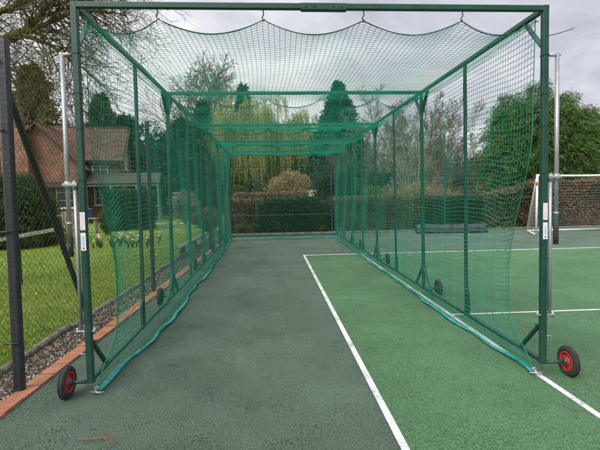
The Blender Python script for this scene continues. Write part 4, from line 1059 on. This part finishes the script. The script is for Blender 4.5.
# willow
def willow(loc, h, r, ns, label):
    root = empty('willow_tree', loc, label, 'tree'); b = MB()
    o = grow(b, [(0, 0, -.1)], [(.06, 0, 1)], [h * .42], [.34], [dict(K=6, wob=.05, end=.75, n=9)]); top = o[0][0][0, -1]
    n = 13; az = np.arange(n) * 2.4; S = np.tile(top, (n, 1)) - np.stack([0 * az, 0 * az, rng.uniform(0, 1.2, n)], -1)
    D = np.stack([np.cos(az), np.sin(az), rng.uniform(.7, 1.9, n)], -1)
    o = grow(b, S, D, rng.uniform(.8, 1.15, n) * r, np.full(n, .13), [dict(K=7, wob=.1, trop=.0, end=.25, n=6, nc=7, ang=.7, lr=.6, rr=.6, rmin=.03, t=(.2, 1)), dict(K=6, wob=.2, trop=-.1, end=.3, n=4)])
    b.build('trunk', M['bark'], root)
    pts = np.concatenate([o[0][0][:, 3:].reshape(-1, 3), o[1][0][:, 1:].reshape(-1, 3)])
    pts = pts[pts[:, 2] > 2.6]
    p = pts[rng.integers(0, len(pts), ns)] + rng.normal(0, .22, (ns, 3)); K = 7
    top_z = p[:, 2]; ln = np.minimum(top_z - rng.uniform(.7, 2.6, ns), rng.uniform(.8, 4.2, ns) * rng.uniform(.6, 1, ns)); u = np.linspace(0, 1, K)
    outd = nrm(p * np.array([1, 1, 0]) + 1e-6)
    P = np.zeros((ns, K, 3)); P += p[:, None]; P += outd[:, None] * (np.sqrt(u) * .3)[None, :, None]
    P[..., 2] -= ln[:, None] * (u ** 1.25)[None] - .15 * np.sin(u * PI)[None]; P += rng.normal(0, .03, P.shape) * u[None, :, None]
    b = MB(); rn = rng.random(ns); b.ptubes(P, np.broadcast_to(.014 * (1 - .5 * u), (ns, K)), 3, rnd=rn)
    m = 14; a = rng.random((ns, m)) * (K - 1); i = np.clip(a.astype(int), 0, K - 2); f = (a - i)[..., None]; ar = np.arange(ns)[:, None]
    C = P[ar, i] * (1 - f) + P[ar, i + 1] * f; D = rng.normal(0, .5, C.shape); D[..., 2] -= 1
    b.leaves(C.reshape(-1, 3), D.reshape(-1, 3), .17, .035, rnd=np.clip(np.repeat(rn, m) * .5 + rng.random(ns * m) * .5, 0, 1))
    b.build('crown', M['leaf_willow'], root)
    return root
willow((-1.2, 36, 0), 11.8, 4.5, 3600, 'yellow green weeping willow beyond the far end of the cage')
willow((1.9, 37.5, 0), 10.0, 2.9, 1100, 'lower paler weeping willow just left of the big spruce')
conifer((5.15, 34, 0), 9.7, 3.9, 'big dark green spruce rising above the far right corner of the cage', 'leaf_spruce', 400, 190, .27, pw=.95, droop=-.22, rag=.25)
conifer((.6, 44, 0), 8.0, 2.2, 'dark conifer standing behind the two willows', 'leaf_dark', 120, 70, .45)
bushy((5.0, 27.5, 0), 1.6, 1.2, 3.4, 'dark shrub at the foot of the spruce', 'leaf_dark', 60, 130, .2, .45, .4, 'evergreen_tree', 'tree')
# shrubs and hedges beyond the end of the cage
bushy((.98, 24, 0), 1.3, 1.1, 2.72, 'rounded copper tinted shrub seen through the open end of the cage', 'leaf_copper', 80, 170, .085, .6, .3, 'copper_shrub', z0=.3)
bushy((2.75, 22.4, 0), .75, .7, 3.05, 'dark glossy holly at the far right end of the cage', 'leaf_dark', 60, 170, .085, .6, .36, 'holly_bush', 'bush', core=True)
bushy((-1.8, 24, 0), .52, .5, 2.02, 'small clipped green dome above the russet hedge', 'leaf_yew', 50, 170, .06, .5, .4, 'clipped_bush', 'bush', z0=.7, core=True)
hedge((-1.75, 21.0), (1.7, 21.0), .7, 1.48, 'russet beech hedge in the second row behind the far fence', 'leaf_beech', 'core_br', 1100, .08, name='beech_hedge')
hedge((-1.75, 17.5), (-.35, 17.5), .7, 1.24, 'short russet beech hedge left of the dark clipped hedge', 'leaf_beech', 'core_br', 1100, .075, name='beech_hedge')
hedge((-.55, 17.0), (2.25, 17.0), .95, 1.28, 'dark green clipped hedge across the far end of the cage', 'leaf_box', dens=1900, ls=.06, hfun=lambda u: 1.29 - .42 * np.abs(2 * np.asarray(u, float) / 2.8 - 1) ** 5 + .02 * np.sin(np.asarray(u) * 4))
hedge((2.35, 17.1), (5.6, 17.1), .8, 1.26, 'mixed russet and green beech hedge behind the right side netting', 'leaf_beech', 'core_br', 1000, .075, name='beech_hedge')
hedge((5.0, 17.25), (9.3, 17.25), .8, 1.2, 'dark green hedge behind the rolled grey cover', 'leaf_box', dens=1500, ls=.065)
hedge((8.2, 17.2), (15.5, 17.2), .8, 1.72, 'tall russet beech hedge behind the football goal', 'leaf_beech', 'core', 620, .1, name='beech_hedge', hfun=lambda u: 1.25 + .5 * ss(0, 2.2, np.asarray(u, float)) + .05 * np.sin(np.asarray(u) * 3))
# ground plants in front of the end hedge
for x, s_, lf, lb in ((-1.15, .33, 'leaf_green', 'low green plant at the left foot of the end hedge'), (-.75, .28, 'leaf_green', 'small bright green plant under the dark end hedge'), (1.75, .26, 'leaf_green', 'tuft of green leaves at the right foot of the end hedge')):
    bushy((x, 16.62, 0), s_, .18, s_ * 1.5, lb, lf, 14, 70, .05, .5, .3, 'leafy_plant', 'plant', z0=.0)
# straw grasses
def straw(loc, r, h, label):
    n = 1500; b = MB(); a = rng.random(n) * 6.283; q = np.sqrt(rng.random(n)) * r; S = np.stack([q * np.cos(a) * 1.0, q * np.sin(a) * .5, np.zeros(n)], -1)
    D = np.stack([np.cos(a) * q / r * .7 + rng.normal(0, .25, n), np.sin(a) * q / r * .4 + rng.normal(0, .25, n), np.ones(n)], -1)
    grow(b, S, D, rng.uniform(.7, 1.05, n) * h, np.full(n, .012), [dict(K=5, wob=.1, trop=-.06, end=.2, n=3)])
    m = 4500; a = rng.random(m) * 6.283; q = np.sqrt(rng.random(m)) * r
    C = np.stack([q * np.cos(a), q * np.sin(a) * .5, h * rng.uniform(.45, .95, m) * (1 - .25 * q / r)], -1); D = rng.normal(0, .6, C.shape); D[:, 2] += .4
    b.leaves(C, D, .24, .028)
    return b.build('straw_grass', M['leaf_straw'], label=label, cat='grass clump').__setattr__('location', loc)
straw((6.3, 19.2, 0), .85, 1.95, 'tall straw coloured grass clump behind the right hand hedge')
straw((7.35, 19.4, 0), .7, 1.6, 'shorter straw coloured grass clump right of the pale bare shrub')
straw((5.3, 19.4, 0), .6, 1.6, 'small straw coloured grass clump beside the green shrub')
bushy((4.4, 19.6, 0), .75, .6, 1.85, 'yellow green shrub behind the right side netting', 'leaf_green', 45, 120, .09, .5, .3)
bushy((5.6, 22.5, 0), 1.0, .8, 2.9, 'dark green shrub left of the pale bare shrub', 'leaf_dark', 55, 130, .12, .5, .35)
# bare thicket right
bare_tree((6.85, 20.6, 0), 5.4, 'pale many stemmed bare shrub behind the straw grass', 'bare shrub', bark='bark_pale', twig='bark_pale', stems=6, tr=.05, rmin=.007, name='bare_shrub', low=.3, spread=.85)
for i, (x, y, h_, tw, st, lb) in enumerate([
    (6.3, 26, 8.4, 'twig_grey', 3, 'grey bare tree behind the pale shrub, to its left'),
    (9.0, 25, 8.0, 'twig_brown', 4, 'brownish bare tree between the pale shrub and the big cypress'),
    (8.0, 30, 10.0, 'twig_grey', 2, 'tallest grey bare tree behind the right side netting'),
    (10.8, 31, 9.2, 'twig_brown', 3, 'brown twiggy tree just left of the big cypress top'),
    (7.2, 33, 9.2, 'twig_brown', 3, 'brown bare tree next to the spruce on its right'),
    (12.2, 36, 10, 'twig_grey', 2, 'grey bare tree far behind the big cypress'),
    (9.8, 38, 10.5, 'twig_grey', 3, 'distant grey bare tree in the middle of the bare thicket'),
    (5.0, 31, 7.0, 'twig_brown', 3, 'small brown bare tree in front of the spruce'),
    (5.9, 36, 9.5, 'twig_grey', 3, 'grey bare tree rising just right of the spruce'),
    (11.6, 40, 11, 'twig_brown', 2, 'distant brown bare tree left of the big cypress'),
    (8.6, 23, 5.0, 'twig_grey', 5, 'low grey bare shrub right of the pale bare shrub'),
    (10.3, 22, 5.2, 'twig_brown', 4, 'low brown bare shrub at the left foot of the cypress')]):
    bare_tree((x, y, 0), h_, lb, twig=tw, stems=st, tr=.05 * (1 if st > 2 else 1.6), rmin=.009, spread=.85, low=.1, dens=1.6, group=None, trop=.13)
for i, (x, y, r_, h_, lf, lb) in enumerate([(9.2, 28.5, 2.6, 3.3, 'leaf_olive', 'olive undergrowth low behind the bare thicket'), (7.0, 35, 3.6, 3.6, 'leaf_dark', 'dark shrub mass at the back of the bare thicket'), (12.5, 30, 2.8, 3.6, 'leaf_dark', 'dark shrub hidden behind the cypress'), (13.5, 42, 4.2, 4.4, 'leaf_olive', 'distant olive shrub beyond the bare thicket')]):
    bushy((x, y, 0), r_, r_ * .6, h_, lb, lf, 60, 110, .2, .3, .3, 'thicket_shrub')
# big cypress
def cypress(loc, label):
    root = empty('cypress_tree', loc, label, 'tree'); bt = MB(); b = MB()
    lead = [(.2, 0, 6.35, 1.9), (-1.3, -.2, 5.75, 1.5), (1.5, .1, 5.9, 1.6), (2.6, -.1, 5.2, 1.4), (-.5, -.7, 5.3, 1.7), (.9, -.9, 5.2, 1.6), (-1.75, -.5, 5.1, 1.15), (-1.6, -.8, 4.0, 1.25), (2.1, -.8, 4.3, 1.4)]
    for lx, ly, lh, lr in lead:
        P = np.array([(lx * .15, ly * .15, -.05), (lx * .5, ly * .5, lh * .3), (lx * .85, ly * .85, lh * .65), (lx, ly, lh * .95)]); bt.ptubes(P[None], np.array([[.14, .1, .06, .015]]), 7)
        nb = 165; t = .06 + .94 * (np.arange(nb) + rng.random(nb)) / nb; az = np.arange(nb) * 2.4 + rng.normal(0, .3, nb)
        prof = np.minimum(1, (1.02 - t) * 2.1) ** .8 * (.75 + .25 * np.sin(PI * t))
        ln = lr * prof * rng.uniform(.6, 1.2, nb) + .08
        base = np.stack([np.interp(t, [0, .3, .65, 1], P[:, 0]), np.interp(t, [0, .3, .65, 1], P[:, 1]), t * lh], -1)
        out = np.stack([np.cos(az), np.sin(az), np.zeros(nb)], -1)
        K = 5; uu = np.linspace(0, 1, K); W = base[:, None] + out[:, None] * (uu[None] * ln[:, None])[..., None]; W[..., 2] += ln[:, None] * (.35 * uu - .25 * uu ** 2.5)[None]
        bt.ptubes(W, np.broadcast_to(.016 * (1 - .8 * uu), (nb, K)), 3)
        # flat drooping sprays at the branch ends
        per = 12; u = rng.uniform(.45, 1.08, (nb, per)); C0 = base[:, None] + out[:, None] * (u * ln[:, None])[..., None]; C0[..., 2] += ln[:, None] * (.35 * u - .25 * u ** 2.5)
        C0 += rng.normal(0, .11, C0.shape); C0 = C0.reshape(-1, 3); O = np.repeat(out, per, 0) + rng.normal(0, .4, (nb * per, 3)) * np.array([1, 1, .3]); O[:, 2] -= .25; O = nrm(O)
        sd_ = nrm(np.cross(O, np.array([0, 0, 1.])[None] + rng.normal(0, .3, O.shape))); m = 22
        v = rng.random((len(C0), m)); sg = np.where(rng.random(v.shape) < .5, -1, 1); fr = .3 * rng.uniform(.7, 1.3, len(C0))
        tipc = np.repeat(rng.random(len(C0))[:, None], m, 1)
        lat = (1 - v) * .55 * rng.random(v.shape)
        C = C0[:, None] + O[:, None] * (v * fr[:, None])[..., None] + sd_[:, None] * (sg * lat * fr[:, None])[..., None]; C[..., 2] -= (v ** 2 * fr[:, None]) * .35
        D = O[:, None] * .9 + sd_[:, None] * (sg * .7)[..., None] + rng.normal(0, .18, C.shape); D[..., 2] -= v * .5
        rn = np.clip(.02 + .42 * v + .48 * tipc ** 1.3 + .1 * rng.random(v.shape), 0, 1)
        b.leaves(C.reshape(-1, 3), D.reshape(-1, 3), rng.uniform(.05, .1, C.shape[0] * m), .022, rnd=rn.reshape(-1))
    bt.build('trunk', M['bark'], root); b.build('crown', M['leaf_cyp'], root)
cypress((12.2, 20.3, 0), 'big bushy green cypress with yellowish tips behind the football goal')
# bare birches at the right edge
bare_tree((24.4, 36, 0), 11.2, 'tall thin bare birch right of the big cypress', twig='twig_brown', spread=.45, tr=.1, rmin=.01, low=.3, name='bare_tree')
bare_tree((26.3, 37, 0), 10.6, 'bare drooping birch at the right edge', twig='twig_grey', spread=.6, tr=.12, rmin=.01, low=.4, trop=-.04)
bushy((20.0, 26.5, 0), 1.9, 1.5, 6.0, 'russet brown leafed tree at the right edge behind the goal', 'leaf_beech', 60, 120, .14, .5, .34, 'beech_tree', 'tree', z0=.6)
bushy((16.8, 23.0, 0), 1.7, 1.3, 3.6, 'dark green shrub right of the big cypress', 'leaf_cyp', 70, 150, .1, .4, .34, 'evergreen_shrub')
# pale van-like shed roof glimpsed between shrubs
sh = empty('garden_shed', (2.6, 28.5, 0), 'small white shed glimpsed between the copper shrub and the holly', 'shed')
b = MB(); b.box((-.5, 0, -.05), (.5, 1.4, 1.72)); b.build('wall', M['white_paint'], sh)
b = MB(); slab(b, [(-.58, -.1, 1.7), (-.58, 1.5, 1.7), (0, 1.5, 2.0), (0, -.1, 2.0)], .04); slab(b, [(.58, -.1, 1.7), (.58, 1.5, 1.7), (0, 1.5, 2.0), (0, -.1, 2.0)], .04); b.prism([(-.5, .001, 1.72), (.5, .001, 1.72), (0, .001, 1.99)], (0, 1.39, 0)); b.build('roof', M['lead_roof'], sh)
# far tree belt closing the horizon: individual trees, too far to tell apart
TB = [(-46, 75, 9), (-38, 80, 11), (-31, 78, 9.5), (-25, 84, 12), (-18.5, 78, 8.5), (-13, 82, 9.5), (-6, 80, 9), (1, 84, 10), (8, 82, 9.5), (15, 80, 9), (22, 78, 9.5), (29, 82, 10.5), (37, 78, 9), (45, 82, 11), (53, 80, 10)]
proto = None
for i, (x, y, h_) in enumerate(TB):
    if i < 3:
        r_ = bushy((x, y, 0), h_ * .48, h_ * .4, h_, 'hazy dark tree in the distant belt behind the gardens', 'leaf_dark' if i != 1 else 'leaf_olive', 70, 110, .55, .4, .5, 'distant_tree', 'tree', z0=.2, group='distant tree belt'); 
        protos = [r_] if i == 0 else protos + [r_]
    else:
        c = copy_tree(protos[i % 3]); c.location = (x, y, 0); c.rotation_euler = (0, 0, i * 1.1); c.scale = (h_ / 10, h_ / 10, h_ / 10)

# ------------------------------------------------------------------ goal and rolled cover
gl = empty('football_goal', (8.45, 13.8, 0), 'white football goal with netting in front of the russet hedge on the right', 'goal')
GH, GX0, GX1, GY, GB, GI = 1.93, 8.45, 12.1, 13.8, 15.2, .5
W = M['white_paint']
b = MB(); b.tube((GX0, GY, 0.02), (GX0, GY, GH), .034, 14); lp = fpart(gl, b, 'goal_post', W)
b = MB(); b.box((GX0 - .036, GY - .036, 1.6), (GX0 + .036, GY + .036, 1.72)); o = b.build('sticker', M['redink'], lp); o.data.transform(Matrix.Translation(-gl.location)); o['label'] = 'red band round the left post'
b = MB(); b.tube((GX1, GY, 0.02), (GX1, GY, GH), .034, 14); fpart(gl, b, 'goal_post', W)
xx = np.linspace(GX0 - .034, GX1 + .034, 20); b = MB(); b.ptubes(np.stack([xx, np.full(20, GY), GH - .035 * np.sin(PI * (xx - GX0) / (GX1 - GX0)).clip(0)], -1)[None], np.full((1, 20), .034), 14, cap=True); fpart(gl, b, 'crossbar', W)
b = MB(); b.tube((GX0 + GI, GB, .034), (GX1 - GI, GB, .034), .03, 12); fpart(gl, b, 'ground_bar', W)
for x, xb in ((GX0, GX0 + GI), (GX1, GX1 - GI)):
    b = MB(); b.tube((x, GY, .034), (xb, GB, .034), .028, 12); fpart(gl, b, 'side_bar', W)
    b = MB(); b.tube((x, GY + .02, GH), (xb, GB, .05), .02, 10); fpart(gl, b, 'back_stay', W)
b = MB(); n = 34; u = np.linspace(0, 1, 18)
def gnet(x, t): return np.stack([x + (.5 * (GX0 + GX1) - x) * t * GI / (.5 * (GX1 - GX0)), GY + .03 + (GB - GY) * t + .06 * np.sin(PI * t), GH - (GH - .05) * t - .14 * np.sin(PI * t)], -1)
xs = np.linspace(GX0, GX1, 37); X_, T_ = np.meshgrid(xs, u, indexing='ij'); b.ptubes(gnet(X_, T_), np.full(X_.shape, .0022), 3)
ts = np.linspace(0, 1, 24); T_, X_ = np.meshgrid(ts, np.linspace(GX0, GX1, 20), indexing='ij'); b.ptubes(gnet(X_, T_), np.full(X_.shape, .0022), 3)
for x, di in ((GX0, GI), (GX1, -GI)):
    for t in np.linspace(.05, .95, 14):
        z = GH * t; y1 = GY + (GB - GY) * (1 - t); b.tube((x, GY, z), (x + di * (1 - t), y1, z), .002, 3); b.tube((x + di * t, GY + (GB - GY) * t, .04), (x + di * t, GY + (GB - GY) * t, GH * (1 - t)), .002, 3)
fpart(gl, b, 'net', M['goal_net'])
rc = empty('rolled_cover', (6.3, 15.45, 0), 'long grey rolled groundsheet lying below the hedge on the right', 'rolled cover')
K = 40; u = np.linspace(0, 1, K); P = np.stack([5.08 + 2.45 * u, 15.55 - .2 * u + .03 * np.sin(u * 5), .155 + .012 * np.sin(u * 9)], -1); r = .165 * (1 + .05 * np.sin(u * 14) + .03 * np.sin(u * 31)); r[0] *= .9; r[-1] *= .75
b = MB(); b.ptubes(P[None], r[None], 24, cap=True, flat=.93)
b.ptubes((P + (0, -.14, -.09))[None], (r * .35)[None], 10, cap=True); fpart(rc, b, 'roll', M['cover'])
for uu in (.12, .5, .85):
    i = int(uu * K); b = MB(); b.lathe([(.172, -.015), (.178, -.015), (.178, .015), (.172, .015)], P[i], 'x', 24); fpart(rc, b, 'strap', M['rope'])

# ------------------------------------------------------------------ litter on the court
fl = None
for i in range(22):
    x, y = random.uniform(-1.1, 3.2), 2.6 + 6 * random.random() ** 1.4
    if fl is None:
        b = MB(); b.add([(0, 0, .004), (.006, .003, .009), (.013, .001, .005), (.007, -.004, .006)], [[0, 1, 2], [0, 2, 3]], 0, .8)
        fl = b.build('leaf_fleck', M['litter'], label='tiny pale fleck of dry leaf scattered on the turf', cat='leaf', group='pale flecks scattered on the turf'); o = fl
    else: o = fl.copy(); COL.objects.link(o)
    o.location = (x, y, .005); q = random.uniform(.7, 1.5); o.scale = (q, q, q); o.rotation_euler = (0, 0, random.uniform(0, 6.28))
def twig(name, loc, label, ln, mat='redtwig', sub=5, rot=0):
    b = MB(); grow(b, [(0, 0, .008)], [(1, .1, 0.02)], [ln], [.0055], [dict(K=8, wob=.25, trop=0, end=.5, n=5, nc=sub, ang=.8, lr=.6, rr=.7, rmin=.0024, t=(.1, 1)), dict(K=5, wob=.25, end=.4, n=4)])
    V = [v for v in b.v]
    for v in V: v[:, 2] = .012 + np.abs(v[:, 2] - .012) * .3
    o = b.build(name, M[mat], label=label, cat='twig'); o.location = loc; o.rotation_euler = (0, 0, rot); return o
twig('fallen_twig', (-1.22, 2.74, 0), 'branched reddish twig lying on the dark turf nearest the camera', .3, rot=.1, sub=11)
twig('fallen_twig', (-.95, 3.92, 0), 'straight brown twig on the dark turf by the left netting', .12, 'redtwig', 2, rot=.0)
twig('fallen_twig', (-1.17, 4.4, 0), 'small curved brown twig close to the left net hem', .12, 'redtwig', 3, rot=.9)
LITT = [(-1.35, 3.0, 'pale dead leaf on the dark turf in front of the left wheel'), (.1, 4.9, 'brown dead leaf in the middle of the dark turf'), (-.35, 3.3, 'small brown leaf on the dark turf right of the left netting'),
        (1.25, 5.6, 'pale leaf on the bright green turf inside the cage'), (1.3, 3.6, 'pale scrap of leaf on the bright turf near the sideline'), (.35, 7.2, 'brown leaf on the dark turf beside the white sideline'), (2.75, 3.9, 'tiny brown leaf right of the right wheel')]
for x, y, lb in LITT:
    b = MB(); a = random.uniform(0, 6.28); C = np.array([[0, 0, .012]]); D = np.array([[math.cos(a), math.sin(a), .15]])
    s_ = random.uniform(.022, .034); sd2 = np.array([-math.sin(a), math.cos(a), .2]) * s_ * .35; c = np.array([0, 0, .012]); d_ = D[0] * s_
    b.add([c, c + d_ * .4 + sd2, c + d_, c + d_ * .45 - sd2 + (0, 0, .005)], [[0, 1, 2], [0, 2, 3]], 0, random.random())
    b.build('dead_leaf', M['litter'], label=lb, cat='leaf').location = (x, y, .002)
